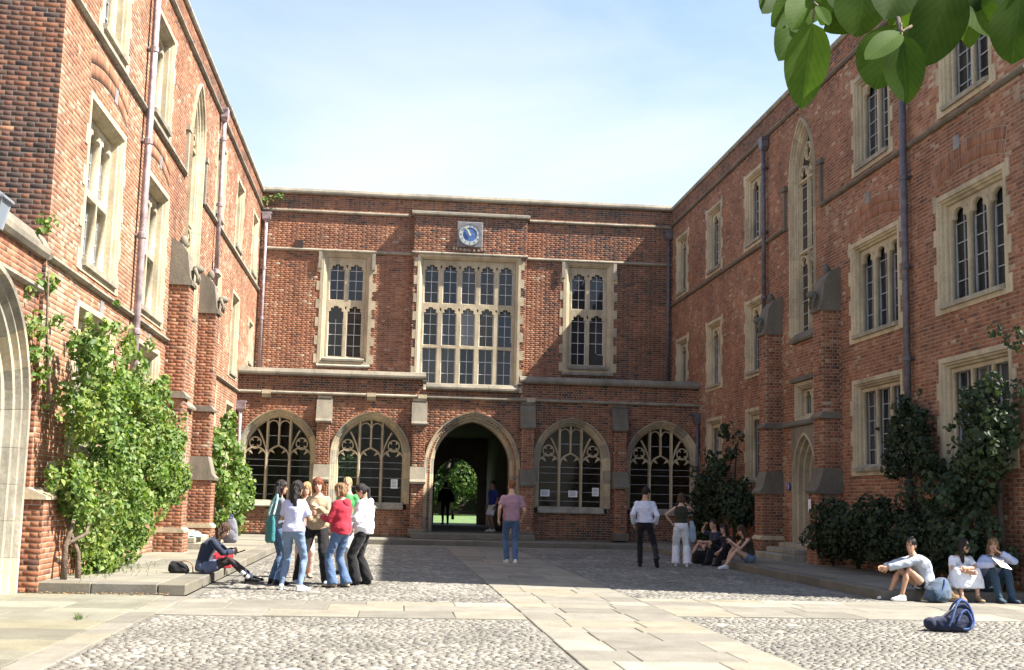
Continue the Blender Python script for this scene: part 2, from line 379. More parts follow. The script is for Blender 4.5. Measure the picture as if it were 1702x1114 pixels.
def wtype(w, h, n, rows, style, margin=0.05, mull=0.088, mat='limestone', barv=1, barh=0.32, barmat='lead_bar', depth=0.10, dagger=True):
    """shared meshes of a square headed mullioned window; rows = [(y0, y1, head)]"""
    key = (w, h, n, tuple(rows), style, margin, mull, mat, barv, barh, barmat, depth)
    if key in WC: return WC[key]
    polys = [[(-w, 0), (w, 0), (w, h), (-w, h)]]; cw = (2*w-2*margin-(n-1)*mull)/n; cells = []
    bars = MB()
    for y0, y1, head in rows:
        for i in range(n):
            x0 = -w+margin+i*(cw+mull); x1 = x0+cw
            polys.append(light_poly(x0, x1, y0, y1, head, style if head > 0 else 'flat')); cells.append((x0, x1, y0, y1))
            for k in range(barv): xx = x0+(k+1)*cw/(barv+1); bars.box(xx-0.008, xx+0.008, y0, y1, -0.012, 0.012)
            ny = int((y1-head*0.8-y0)/barh+0.5)
            for k in range(1, ny+1): yy = y0+k*(y1-head*0.75-y0)/ny; bars.box(x0-0.02, x1+0.02, yy-0.009, yy+0.009, -0.010, 0.014)
            bars.box(x0-0.02, x0+0.022, y0, y1, -0.016, 0.0101); bars.box(x1-0.022, x1+0.02, y0, y1, -0.016, 0.0102)
        if head > 0 and dagger:
            for i in range(n+1):
                x = -w+margin+i*(cw+mull)-mull/2; y = y1+0.01
                if 0 < i < n: polys.append([(x, y-0.16), (x+0.035, y-0.06), (x, y-0.02), (x-0.035, y-0.06)])
    tr = plate(polys, depth, 'window', mat)
    res = (tr, cells, bars.mesh('glazing_bars', barmat)); WC[key] = res; return res
SUR = {}
def surround_mesh(w, h, sw, rd, mat, proud=0.024, bottom=True):
    key = (w, h, sw, rd, mat)
    if key in SUR: return SUR[key]
    prof = [(sw, -0.02), (sw, proud), (sw*0.50, proud), (sw*0.42, -0.012), (sw*0.28, -0.022), (sw*0.2, -0.07), (sw*0.06, -0.085), (0.0, -rd+0.02), (-0.001, -rd-0.20)]
    m = MB(); rings = []
    for o, z in prof: rings.append([(-w-o, -o*(1 if bottom else 0.5), z), (w+o, -o*(1 if bottom else 0.5), z), (w+o, h+o, z), (-w-o, h+o, z)])
    m.loft(rings, cap=False); SUR[key] = m.mesh('surround', mat); return SUR[key]
PANE = {}
def pane_mesh(cw, ch, mat):
    k = (round(cw, 3), round(ch, 3), mat)
    if k not in PANE: PANE[k] = MB().box(-cw/2, cw/2, -ch/2, ch/2, -0.004, 0.004).mesh('pane', mat)
    return PANE[k]
def window(parent, M, uc, v0, v1, hw, n, rows, style='tre', sw=0.19, rd=0.13, quoin=0.13, mat='limestone', sillmat='limestone_grey', barh=0.32, barmat='lead_bar', sill=True, glass='glass', barv=1, qstep=0.33, tilt=0.012, **kw):
    """window of a building: stone tracery > surround, quoins, sill, panes, glazing bars"""
    h = v1-v0; tr, cells, bars = wtype(hw, h, n, rows, style, mat=mat, barh=barh, barmat=barmat, barv=barv, **kw)
    o = link('window', tr, parent, PL(parent, M) @ Matrix.Translation((uc, v0, -rd-0.06)))
    dz = rd+0.06
    link('surround', surround_mesh(hw, h, sw, rd, mat), o, Vector((0, 0, dz)))
    link('glazing_bars', bars, o, Vector((0, 0, -0.075)))
    for x0, x1, y0, y1 in cells:
        link('pane', pane_mesh(x1-x0+0.03, y1-y0+0.03, glass), o, Matrix.Translation(((x0+x1)/2, (y0+y1)/2, -0.095)) @ Euler((random.gauss(0, tilt), random.gauss(0, tilt), 0)).to_matrix().to_4x4())
    if sill:
        MB().prism([(-0.10, 0.075), (-0.02, 0.085), (0.05, -rd+0.03), (-0.10, -rd+0.03)], -hw-0.04, hw+0.04).build('sill', sillmat, o, Vector((0, 0, dz+0.004)))
    if quoin:
        me = QME.setdefault((quoin, mat), MB().box(0, quoin, -qstep/2+0.004, qstep/2-0.004, -0.02, 0.021).mesh('quoin_stone', mat))
        k = int((h+0.1)/(2*qstep)+0.5)
        for s in (-1, 1):
            for i in range(k+1):
                y = -0.02+i*2*qstep
                if y > h+0.1: continue
                link('quoin_stone', me, o, Matrix.Translation((s*(hw+sw-0.004), y, dz)) @ (Matrix.Rotation(math.pi, 4, 'Y') @ Matrix.Translation((0, 0, 0.001)) if s < 0 else Matrix()))
    return o
QME = {}
def wop(uc, v0, v1, hw, sw=0.19): return rect(uc-hw-sw+0.03, uc+hw+sw-0.03, v0-sw+0.03, v1+sw-0.03)

# ---------------------------------------------------------------- pointed arches in stone
def arch_pt(w, v0, spring, apex, o, t, tj):
    """point on the right half of the arch, pushed out by o; t<tj on the jamb, then along the arc to the apex"""
    rise = apex-spring; Rr = (w*w+rise*rise)/(2*w); c = Rr-w
    if t <= tj: return (w+o, v0+(spring-v0)*(t/tj if tj > 0 else 0))
    amax = math.acos(min(1, c/(Rr+o))); a = amax*(t-tj)/(1-tj); return (-c+(Rr+o)*math.cos(a), spring+(Rr+o)*math.sin(a))
def arch_stones(name, parent, M, c, w, v0, spring, apex, prof, mat, step=0.42, jamb=True, mats=None):
    """archivolt and jambs as separate moulded stones"""
    rise = apex-spring; Rr = (w*w+rise*rise)/(2*w); al = Rr*math.acos((Rr-w)/Rr); jl = (spring-v0) if jamb else 0.0
    tot = al+jl; tj = jl/tot; n = max(2, int(round(tot/step))); out = []
    for s in (1, -1):
        for k in range(n):
            t0, t1 = k/n+0.0005, (k+1)/n-(0.0005 if k < n-1 else 0); q = 5; rings = []
            for i in range(q):
                t = t0+(t1-t0)*i/(q-1); ring = []
                for o, z in prof:
                    x, y = arch_pt(w, v0, spring, apex, o, t, tj); ring.append((c+s*x, y, z))
                rings.append(ring if s > 0 else ring[::-1])
            me = MB().loft(rings, cap=True, closed=True).mesh(name, random.choice(mats) if mats else mat); out.append(link(name, me, parent, PL(parent, M) if parent.type == 'EMPTY' else None))
    return out
def bar(m, pts, w, z0, z1, front=0.45):
    """tracery bar: polyline swept with a chamfered section"""
    n = len(pts); rings = []
    for i in range(n):
        a, b = pts[max(i-1, 0)], pts[min(i+1, n-1)]; dx, dy = b[0]-a[0], b[1]-a[1]; L = math.hypot(dx, dy) or 1; nx, ny = -dy/L, dx/L; x, y = pts[i]
        rings.append([(x+nx*w/2, y+ny*w/2, z0), (x-nx*w/2, y-ny*w/2, z0), (x-nx*w/2*front, y-ny*w/2*front, z1), (x+nx*w/2*front, y+ny*w/2*front, z1)])
    m.loft(rings)
def arcpts(cx, cy, r, a0, a1, n=12): return [(cx+r*math.cos(R(a0+(a1-a0)*i/n)), cy+r*math.sin(R(a0+(a1-a0)*i/n))) for i in range(n+1)]
def foil(m, cx, cy, r, w, z0, z1, k=4, a0=45):
    for i in range(k):
        a = R(a0+360/k*i); m.add(*_cusp(cx, cy, r, a, w, z0, z1))
def _cusp(cx, cy, r, a, w, z0, z1):
    d, e = (math.cos(a), math.sin(a)), (-math.sin(a), math.cos(a)); t = r*0.42
    P = [(cx+d[0]*r+e[0]*w, cy+d[1]*r+e[1]*w), (cx+d[0]*t, cy+d[1]*t), (cx+d[0]*r-e[0]*w, cy+d[1]*r-e[1]*w)]
    return [(x, y, z0) for x, y in P]+[(x, y, z1) for x, y in P], [(0, 2, 1), (3, 4, 5), (0, 1, 4, 3), (1, 2, 5, 4), (2, 0, 3, 5)]

# ---------------------------------------------------------------- cloister range
clo = thing('cloister', (2.65, YC, 0), 'single storey red brick cloister with pointed stone traceried arches and stepped parapet', 'building')
CL_W = [(-3.56, 1.07, 'lit'), (-0.61, 1.08, 'lit'), (5.93, 1.07, 'shade'), (8.95, 1.05, 'shade')]
CZ = 0.32
ops = [arch(c, w+0.13, 1.02, 2.70, 4.10) for c, w, _ in CL_W]+[arch(2.68, 1.36, 0.2, 2.45, 4.13)]
def clot(u, z): return -0.30 if z > 4.75 else (-0.30 if 4.35 < z < 4.7 and random.random() < .7 else (-0.2 if u > 4.5 else -0.04))  # right of the archway the wing's shadow is put into the brick tone
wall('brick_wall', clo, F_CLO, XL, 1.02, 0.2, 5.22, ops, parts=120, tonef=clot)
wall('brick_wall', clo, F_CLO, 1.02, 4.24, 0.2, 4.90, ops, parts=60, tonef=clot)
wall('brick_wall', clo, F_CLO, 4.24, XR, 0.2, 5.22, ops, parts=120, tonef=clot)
COP = [(-0.30, 0), (0.10, 0), (0.13, 0.05), (0.13, 0.11), (0.03, 0.22), (-0.30, 0.27)]
STR = [(-0.05, 0), (0.05, 0), (0.09, 0.035), (0.09, 0.07), (-0.05, 0.13)]
def raised(p, dv): return [(a, b+dv) for a, b in p]
course('coping_stone', clo, F_CLO, raised(COP, 5.22), XL+0.01, 1.10, 'limestone_worn_shade')
course('coping_stone', clo, F_CLO, raised(COP, 4.90), 1.11, 4.16, 'limestone_worn_shade')
course('coping_stone', clo, F_CLO, raised(COP, 5.22), 4.17, XR-0.01, 'limestone_worn_shade')
for u in (1.06, 4.20): MB().box(u-0.07, u+0.07, 5.17, 5.215, -0.28, 0.12).build('coping_return', 'limestone_worn_shade', clo, PL(clo, F_CLO))
course('string_stone', clo, F_CLO, raised(STR, 4.62), XL+0.01, XR-0.01, 'limestone_grey', 1.3)
# carved gold coloured bosses on the string course
for u in (-4.0, -0.65, 1.0, 4.55): MB().prism([(4.50, 0.0), (4.50, 0.07), (4.62, 0.115), (4.74, 0.10), (4.74, 0.0)], u-0.14, u+0.14).build('string_boss', 'limestone', clo, PL(clo, F_CLO))
CPROF = [(0.21, -0.02), (0.21, 0.085), (0.17, 0.075), (0.155, 0.018), (0.12, 0.014), (0.105, -0.03), (0.055, -0.05), (0.045, -0.11), (0.0, -0.14), (0.0, -0.42), (0.10, -0.42)]
for ci, (c, w, lt) in enumerate(CL_W):
    wo_ = MB().prism([(1.02, 0.10), (1.06, 0.115), (1.24, -0.05), (1.24, -0.40), (1.02, -0.40)], c-w-0.02, c+w+0.02).build('window_arch', 'limestone_grey', clo, PL(clo, F_CLO))
    arch_stones('arch_stone', wo_, F_CLO, c, w, 1.20, 2.70, 3.93, CPROF, 'limestone', mats=['limestone', 'limestone', 'limestone_grey'])
    # tracery
    m = MB(); zb, zf = -0.30, -0.17; mx = 0.365
    apexy = lambda x: 2.70+math.sqrt(max(0, ((w*w+1.23**2)/(2*w))**2-(x+(w*w+1.23**2)/(2*w)-w)**2))
    for s in (-1, 1): bar(m, [(c+s*mx, 1.22), (c+s*mx, apexy(mx)+0.02)], 0.105, zb, zf)
    bar(m, [(c, 2.98), (c, 3.92)], 0.08, zb+0.005, zf-0.012)
    # centre light head
    bar(m, arcpts(c, 2.60, 0.34, 0, 62, 8)+[(c, 2.98)], 0.07, zb+0.003, zf-0.006); bar(m, arcpts(c, 2.60, 0.34, 180, 118, 8)+[(c, 2.98)], 0.07, zb+0.004, zf-0.007)
    for s in (-1, 1): m.add(*_cusp(c, 2.62, 0.33, R(90+s*48), 0.06, zb+0.03, zf-0.03))
    for q in (-0.185, 0.185):  # little heads over the two upper panels
        bar(m, arcpts(c+q, 3.62, 0.16, 0, 180, 8), 0.05, zb+0.007, zf-0.02)
    for s in (-1, 1):
        xm = (mx+w)/2; r = (w-mx)/2
        bar(m, [(c+s*(xm+r*math.cos(R(a))), 2.58+r*0.95*math.sin(R(a))) for a in range(0, 181, 15)], 0.065, zb+0.006, zf-0.008)
        for a in (50, 130): m.add(*_cusp(c+s*xm, 2.58, r*0.95, R(a), 0.06, zb+0.03, zf-0.03))
        # sweeping bar from the mullion to the arch
        bar(m, [(c+s*(mx+0.0+0.30*t**1.7), 2.62+0.86*t) for t in [i/10 for i in range(11)]], 0.07, zb+0.009, zf-0.004)
        # quatrefoil ring
        bar(m, arcpts(c+s*(xm+0.02), 3.05, 0.18, 0, 360, 20), 0.055, zb+0.011, zf-0.011); foil(m, c+s*(xm+0.02), 3.05, 0.17, 0.045, zb+0.03, zf-0.03)
    bar(m, [(c+x, min(apexy(abs(x)), 3.93)-0.0) for x in np.linspace(-w, w, 31)], 0.11, zb-0.01, zf-0.015)
    for s in (-1, 1): bar(m, [(c+s*w, 1.22), (c+s*w, 2.72)], 0.11, zb-0.011, zf-0.016)
    m.build('tracery', 'limestone', wo_)
    # one sheet of glass per light, cut to the arch
    for a, b in ((-w, -mx), (-mx, mx), (mx, w)):
        xs = np.linspace(a, b, 9); top = [(c+x, min(apexy(abs(x)), 3.95)) for x in xs][::-1]; pr = [(c+a, 1.21), (c+b, 1.21)]+top
        k = len(pr); MB().add([(x, y, -0.33) for x, y in pr], [tuple(range(k))]).build('pane', 'glass_clear', wo_)
    sb = MB()
    for y in (1.42, 1.72, 2.02, 2.32, 2.52): sb.box(c-w, c+w, y-0.007, y+0.007, -0.325, -0.305)
    sb.box(c-0.33, c+0.33, 3.28, 3.30, -0.325, -0.305); sb.build('saddle_bars', 'lead_bar', wo_)
# great arch
garch = MB().box(1.15, 4.21, CZ-0.1, CZ+0.012, -0.5, 0.02).build('archway', 'limestone_dark', clo, PL(clo, F_CLO))
GPROF = [(0.32, -0.02), (0.32, 0.10), (0.27, 0.09), (0.25, 0.02), (0.20, 0.015), (0.18, -0.04), (0.11, -0.06), (0.09, -0.16), (0.03, -0.18), (0.0, -0.24), (0.0, -0.60), (0.12, -0.60)]
arch_stones('arch_stone', garch, F_CLO, 2.68, 1.24, CZ+0.012, 2.45, 3.92, GPROF, 'limestone', 0.45, mats=['limestone', 'limestone', 'limestone_grey'])
# buttresses
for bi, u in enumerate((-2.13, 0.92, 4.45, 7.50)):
    dk = 'limestone_worn_shade' if bi < 2 else 'limestone_dark'
    hw = 0.20; p = 0.34
    FW = Matrix.Translation((0, -p, 0)) @ F_CLO
    fl = frame((u-hw, YC, 0), (0, 1, 0), (-1, 0, 0)) if False else frame((u-hw, 0, 0), (0, -1, 0), (-1, 0, 0))
    fr = frame((u+hw, 0, 0), (0, 1, 0), (1, 0, 0))
    P2 = 0.50; FW2 = Matrix.Translation((0, -P2, 0)) @ F_CLO
    b = block('buttress', clo, [(FW, u-hw, u+hw, 2.40, 3.72), (fl, -YC, -YC+p, 2.40, 3.72), (fr, YC-p, YC, 2.40, 3.72),
                                (FW2, u-hw, u+hw, 0.2, 1.85), (fl, -YC, -YC+P2, 0.2, 1.85), (fr, YC-P2, YC, 0.2, 1.85)], dark=0.1)
    MB().prism([(3.72, 0.0), (3.72, p+0.06), (3.78, p+0.07), (3.86, p-0.01), (4.50, 0.10), (4.50, 0.0)], u-hw-0.05, u+hw+0.05).build('weathering_stone', dk, b, PL(clo, F_CLO))
    MB().prism([(4.51, 0.0), (4.51, 0.12), (4.60, 0.13), (4.60, 0.0)], u-hw-0.03, u+hw+0.03).build('cap_stone', dk, b, PL(clo, F_CLO))
    MB().prism([(1.85, 0.0), (1.85, P2+0.07), (1.92, P2+0.08), (2.0, P2-0.01), (2.40, p-0.0), (2.40, 0.0)], u-hw-0.05, u+hw+0.05).build('offset_stone', dk, b, PL(clo, F_CLO))
    MB().prism([(0.2, 0.0), (0.2, P2+0.05), (0.40, P2+0.05), (0.44, P2), (0.44, 0.0)], u-hw-0.05, u+hw+0.05).build('base_stone', dk, b, PL(clo, F_CLO))
# interior of cloister and passage, dark
def boxin(parent, name, mat, x0, x1, y0, y1, z0, z1): return MB().box(x0, x1, y0, y1, z0, z1).build(name, mat, parent, Matrix.Translation(-Vector(parent.location)))
boxin(clo, 'roof', 'roof_lead', XL, XR, YC+0.28, YD-0.02, 4.55, 4.7)
boxin(clo, 'passage_floor', 'plaster_dark', XL, XR, YC+0.02, 54.2, 0.05, CZ)
boxin(clo, 'passage_wall', 'plaster_dark', 1.05, 1.30, YC+0.62, 53.6, CZ, 4.5)
boxin(clo, 'passage_wall', 'plaster_dark', 4.25, 4.5, YD+0.3, 53.6, CZ, 4.5)
boxin(clo, 'passage_ceiling', 'plaster_dark', XL, XR, YD-0.02, 53.6, 4.05, 4.2)
# rear wall of the undercroft, an arch and one window open on the garden
RV = frame((0, 53.6, 0), (1, 0, 0), (0, -1, 0)); S_ = []
for i in range(80):
    z0_, z1_ = CZ+i*0.05, CZ+(i+1)*0.05; z = (z0_+z1_)/2
    for a, b in subtract(XL, XR, [arch(2.92, 0.93, 0, 2.1, 3.17), rect(-2.9, -1.2, 1.2, 3.2)], z): S_.append((a, b, z0_, z1_))
V, F = strip_arrays(S_, PL(clo, RV)); link('rear_wall', mesh_np('rear_wall', V, F, 'plaster_dark'), clo)
boxin(clo, 'back_wall', 'plaster_dark', XL, -3.2, YD+0.2, YD+0.4, CZ, 4.5); boxin(clo, 'back_wall', 'plaster_dark', -0.6, 1.05, YD+0.2, YD+0.4, CZ, 4.5); boxin(clo, 'back_wall', 'plaster_dark', 4.5, XR, YD+0.2, YD+0.4, CZ, 4.5)
# inner arch ring half way down the passage
ia = MB().box(1.31, 4.24, CZ-0.01, CZ+0.004, 46.0, 46.5).build('passage_sill', 'plaster_dark', clo, PL(clo, Matrix(((1,0,0,0),(0,0,1,0),(0,1,0,0),(0,0,0,1)))))

# ---------------------------------------------------------------- hall behind (with bay and clock)
hall = thing('hall', (2.65, YD, 0), 'red brick hall block with central stone bay window and square clock panel', 'building')
BAYX0, BAYX1, BP = 0.60, 4.72, 0.32
F_BAY = Matrix.Translation((0, -BP, 0)) @ F_HALL
hops = []
HW = [(-1.775, 0.70), (7.085, 0.70)]
for c, hw in HW: hops.append(rect(c-hw-0.17, c+hw+0.17, 6.02, 10.2))
hops.append(rect(BAYX0+0.02, BAYX1-0.02, 4.4, 11.75))
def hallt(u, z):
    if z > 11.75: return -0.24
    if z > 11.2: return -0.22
    return 0.02 if u < 5.5 else -0.2  # right end darker: shadow of the right wing painted into the bricks
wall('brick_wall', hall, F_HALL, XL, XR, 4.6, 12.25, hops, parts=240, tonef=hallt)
bayops = [rect(0.80, 4.50, 4.4, 10.2)]
wall('bay_wall', hall, F_BAY, BAYX0, BAYX1, 4.6, 11.62, bayops, parts=60, tonef=lambda u, z: -0.28 if z > 11.15 else (-0.25 if random.random() < .35 else 0.1))
for x, n_ in ((BAYX0, -1), (BAYX1, 1)):
    fm = frame((x, 0, 0), (0, -n_*-1, 0), (n_, 0, 0)) if n_ > 0 else frame((x, 0, 0), (0, -1, 0), (-1, 0, 0))
    if n_ > 0: block('bay_side', hall, [(frame((x, 0, 0), (0, 1, 0), (1, 0, 0)), YD-BP, YD, 4.6, 11.62)])
    else: block('bay_side', hall, [(fm, -YD, -YD+BP, 4.6, 11.62)])
course('coping_stone', hall, F_HALL, raised(COP, 12.25), XL+0.02, XR-0.02, 'limestone_worn_shade')
course('string_stone', hall, F_HALL, raised(STR, 11.58), XL+0.02, BAYX0-0.12, 'limestone_grey', 1.3); course('string_stone', hall, F_HALL, raised(STR, 11.58), BAYX1+0.12, XR-0.02, 'limestone_grey', 1.3)
course('string_stone', hall, F_HALL, raised(STR, 10.16), XL+0.02, BAYX0-0.02, 'limestone_grey', 1.3); course('string_stone', hall, F_HALL, raised(STR, 10.16), BAYX1+0.02, XR-0.02, 'limestone_grey', 1.3)
course('coping_stone', hall, F_BAY, [(-0.35, 11.62), (0.06, 11.62), (0.10, 11.66), (0.10, 11.74), (-0.35, 11.86)], BAYX0-0.1, BAYX1+0.1, 'limestone_grey', 1.1)
course('string_stone', hall, F_BAY, raised(STR, 10.17), BAYX0-0.05, BAYX1+0.05, 'limestone_grey', 1.2)
for c, hw in HW:
    window(hall, F_HALL, c, 6.30, 10.0, hw, 2, [(0.09, 1.92, 0.30), (2.15, 3.46, 0.30)], 'cinq', sw=0.24, rd=0.14, quoin=0.13, barh=0.42, tilt=0.03, margin=0.10, mull=0.14, barmat='lead_pale')
    for s in (-1, 1): MB().box(c+s*(hw+0.26)-0.06, c+s*(hw+0.26)+0.06, 9.55, 10.15, 0.0, 0.11).build('label_stop', 'limestone_grey', hall, PL(hall, F_HALL))
    MB().prism([(5.98, 0.0), (5.98, 0.10), (6.03, 0.11), (6.10, 0.02), (6.10, 0)], c-0.95, c+0.95).build('sill_stone', 'limestone_grey', hall, PL(hall, F_HALL))
window(hall, F_BAY, 2.65, 5.28, 10.02, 1.70, 5, [(0.16, 1.50, 0.0), (1.62, 2.98, 0.30), (3.15, 4.55, 0.30)], 'cinq', sw=0.18, rd=0.16, quoin=0.13, barh=0.42, tilt=0.03, margin=0.09, mull=0.165, barmat='lead_pale')
MB().prism([(5.0, -0.2), (5.0, 0.10), (5.06, 0.12), (5.20, 0.02), (5.20, -0.2)], 0.75, 4.55).build('bay_sill', 'limestone_grey', hall, PL(hall, F_BAY))
for x in (-4.6, -3.1): pass
MB().box(-3.65, -3.38, 10.28, 10.56, 0.0, 0.05).build('air_brick', 'brick', hall, PL(hall, F_HALL))
boxin(hall, 'hall_core', 'interior', XL, XR, YD+0.42, 53.4, 4.65, 12.0)
MB().box(XL-6, XR+6, YD+0.3, 53.55, 12.0, 12.1).build('roof', 'roof_lead', hall, Matrix.Translation(-Vector(hall.location)))
# patches of moss growing along the parapet ledges
# ---------------------------------------------------------------- clock (its own thing)
clk = thing('wall_clock', (2.62, YD-BP-0.02, 10.95), 'square clock panel with blue dial and pale ring above the bay window', 'clock')
simple('clock_stone', (0.17, 0.165, 0.175), 0.8, 0.25, 8); simple('dial_blue', (0.05, 0.115, 0.30), 0.45, 0.2, 12); simple('dial_ring', (0.36, 0.39, 0.37), 0.5, 0.12, 14); simple('gilt', (0.62, 0.56, 0.30), 0.4, 0.15, 10)
KM = Matrix.Translation((-0.0, 0.0, 0)) @ frame((0, 0, 0), (1, 0, 0), (0, -1, 0))
bevel_mesh(MB().box(-0.47, 0.47, -0.47, 0.47, 0.0, 0.06).build('panel', 'clock_stone', clk, KM).data, 0.02)
def disc(r0, r1, z0, z1, n=40):
    m = MB(); rings = []
    for r_, z in ((r0, z0), (r1, z0), (r1, z1), (r0, z1)): rings.append([(r_*math.cos(2*math.pi*k/n), r_*math.sin(2*math.pi*k/n), z) for k in range(n)])
    m.loft(rings+[rings[0]], cap=False); return m
disc(0.26, 0.39, 0.05, 0.085).build('chapter_ring', 'dial_ring', clk, KM); disc(0.001, 0.27, 0.05, 0.072).build('dial', 'dial_blue', clk, KM); disc(0.385, 0.42, 0.05, 0.10).build('bezel', 'clock_stone', clk, KM)
for k in range(12):
    a = math.pi/6*k; MB().box(-0.012, 0.012, 0.29, 0.365, 0.086, 0.090).build('hour_mark', 'dial_blue', clk, KM @ Matrix.Rotation(a, 4, 'Z'))
MB().prism([(-0.05, -0.03), (-0.05, 0.03), (0.30, 0.012), (0.36, 0), (0.30, -0.012)], 0.095, 0.107, 2).build('minute_hand', 'gilt', clk, KM @ Matrix.Rotation(math.pi/2+R(33), 4, 'Z'))
MB().prism([(-0.05, -0.035), (-0.05, 0.035), (0.17, 0.02), (0.22, 0), (0.17, -0.02)], 0.109, 0.121, 2).build('hour_hand', 'gilt', clk, KM @ Matrix.Rotation(math.pi/2+R(28), 4, 'Z'))
ms = MB()
for k in range(9): a = R(205+k*16.25); ms.box(0.62*math.cos(a)-0.035, 0.62*math.cos(a)+0.035, -0.53+0.10*(math.sin(a)+1), -0.53+0.10*(math.sin(a)+1)+0.10, 0.0, 0.035)
ms.build('carved_band', 'limestone_grey', clk, KM @ Matrix.Translation((0, -0.09, 0)))
# ---------------------------------------------------------------- the two wings
def wing(name, label, M, s, yn, yf, left):
    """s maps y to wall u: +1 left wing, -1 right wing"""
    x0 = XL if left else XR
    w = thing(name, (x0, (yn+yf)/2, 0), label, 'building')
    U = lambda y: s*y
    ops = []; wins = []
    def W_(y, v0, v1, hw, n, rows, style='tre', **k): wins.append((U(y), v0, v1, hw, n, rows, style, k)); ops.append(wop(U(y), v0, v1, hw))
    # columns of windows
    for y, hw in ((20.6, 0.83), (24.95, 0.83), (33.62, 0.70), (38.0, 0.72), (42.35, 0.66)):     # second floor, two lights
        W_(y, 8.98, 10.86, hw, 2, [(0.06, 1.80, 0.30)])
    if left:
        for y in (20.6, 25.0): W_(y, 5.0, 7.50, 1.12, 3, [(0.06, 1.20, 0.0), (1.34, 2.42, 0.30)])
        for y, hw in ((33.9, 0.68), (38.2, 0.72)): W_(y, 5.1, 7.38, hw, 2, [(0.06, 1.10, 0.0), (1.22, 2.2, 0.28)])
        W_(42.5, 5.9, 7.15, 0.5, 1, [(0.06, 1.18, 0.28)])
        for y in (20.7, 24.95): W_(y, 2.1, 4.16, 1.14, 3, [(0.06, 1.98, 0.34)])
        W_(38.0, 2.15, 3.98, 0.70, 2, [(0.06, 1.75, 0.28)]); W_(34.2, 2.15, 3.98, 0.62, 2, [(0.06, 1.75, 0.28)])
    else:
        for y in (20.55, 24.92): W_(y, 5.22, 7.10, 1.14, 3, [(0.06, 1.78, 0.36)], barh=0.36)
        for y, hw in ((33.62, 0.68), (37.98, 0.72), (42.3, 0.66)): W_(y, 5.22, 7.10, hw, 2, [(0.06, 1.78, 0.30)])
        for y in (20.55, 24.9): W_(y, 2.3, 4.02, 1.16, 3, [(0.06, 1.64, 0.0)], style='flat')
        for y, hw in ((33.6, 0.70), (37.95, 0.72)): W_(y, 2.15, 3.97, hw, 2, [(0.06, 1.70, 0.0)], style='flat')
    ys = 29.42                                                                                   # stair bay
    sw_, sspr, sapx = 0.70, 9.75, 11.04
    ops.append(arch(U(ys), sw_+0.14, 5.66, sspr, sapx+0.18))
    ops.append(rect(U(ys)-0.72, U(ys)+0.72, 3.52, 4.50)); ops.append(rect(U(ys)-0.98, U(ys)+0.98, 0.2, 3.42))
    def tn(u, z): return -0.20 if z > 11.75 else (-0.12 if z > 11.3 and random.random() < .5 else (0.22 if left else 0.13))  # left wing paler: its sunlit brightness is put into the brick tone
    a, b = sorted((U(yn), U(yf)))
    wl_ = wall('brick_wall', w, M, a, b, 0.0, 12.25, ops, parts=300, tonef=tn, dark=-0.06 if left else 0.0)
    for u, v0, v1, hw, n, rows, style, k in wins:
        if left: k = dict(k, rd=0.20, depth=0.15)
        window(w, M, u, v0, v1, hw, n, rows, style, **k)
    # brick relieving arches over the near windows
    for y in (20.58, 24.92):
        for vb in ((7.42,) if not left else (7.85,)):
            m = MB(); nb = 26; rr = 5.0; vc = vb-rr+0.20; amax = 0.268
            V = []; F = []; C_ = []
            for ring in (0, 1):
                for k in range(nb):
                    t0 = -amax+2*amax*(k+0.06)/nb; t1 = -amax+2*amax*(k+0.94)/nb; r0 = rr+ring*0.235; r1 = r0+0.225; q = len(V)
                    for z in (0.0, 0.0080):
                        for rr_, tt in ((r0, t0), (r0, t1), (r1, t1), (r1, t0)): V.append((U(y)+rr_*math.sin(tt), vc+rr_*math.cos(tt), z))
                    F += [(q+4, q+5, q+6, q+7), (q, q+1, q+5, q+4), (q+1, q+2, q+6, q+5), (q+2, q+3, q+7, q+6), (q+3, q, q+4, q+7)]; C_ += [random.uniform(0.45, 0.9)]*5
            A = np.array(V)
            bk_ = MB(); ra, rb = rr-0.012, rr+0.472
            bk_.loft([[(U(y)+q*math.sin(t), vc+q*math.cos(t), 0.0058) for q in (ra, rb)] for t in [-amax-0.003+(2*amax+0.006)*i/20 for i in range(21)]], cap=False, closed=False); ro_ = bk_.build('arch_bedding', 'mortar', w, PL(w, M))
            link('relieving_arch', mesh_np('relieving_arch', A, F, 'brick', attr=C_), ro_, kind='stuff')
    # copings and strings
    course('coping_stone', w, M, raised([(-0.35, 0), (0.05, 0), (0.08, 0.04), (0.08, 0.10), (0.0, 0.19), (-0.35, 0.22)], 12.25), a, b, 'limestone_grey', 1.2)
    def seg_course(v, prof, ranges, mat):
        for y0, y1 in ranges:
            q0, q1 = sorted((U(y0), U(y1))); course('string_stone', w, M, raised(prof, v), q0, q1, mat, 1.25)
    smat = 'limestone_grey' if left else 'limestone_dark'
    seg_course(11.62, STR, [(yn, yf-0.02)], smat)
    seg_course(8.62, STR, [(yn, 28.0), (30.85, yf-0.02)], smat)
    if left: seg_course(4.62, STR, [(yn, 27.0), (31.9, YC-0.02)], smat)
    else: seg_course(8.62, STR, [], smat)
    for y in (28.05, 30.8):    # label stops either side of the stair window
        m = MB().box(U(y)-0.07, U(y)+0.07, 8.62, 9.72, 0.0, 0.07); m.box(U(y)-0.16, U(y)+0.16, 9.68, 9.80, 0.0, 0.095)
        m.build('label_stop', smat, w, PL(w, M))
    # stair window
    so = MB().prism([(5.52, 0.10), (5.58, 0.13), (5.78, -0.03), (5.78, -0.3), (5.52, -0.3)], U(ys)-0.82, U(ys)+0.82).build('stair_window', 'limestone_grey' if left else 'limestone_dark', w, PL(w, M))
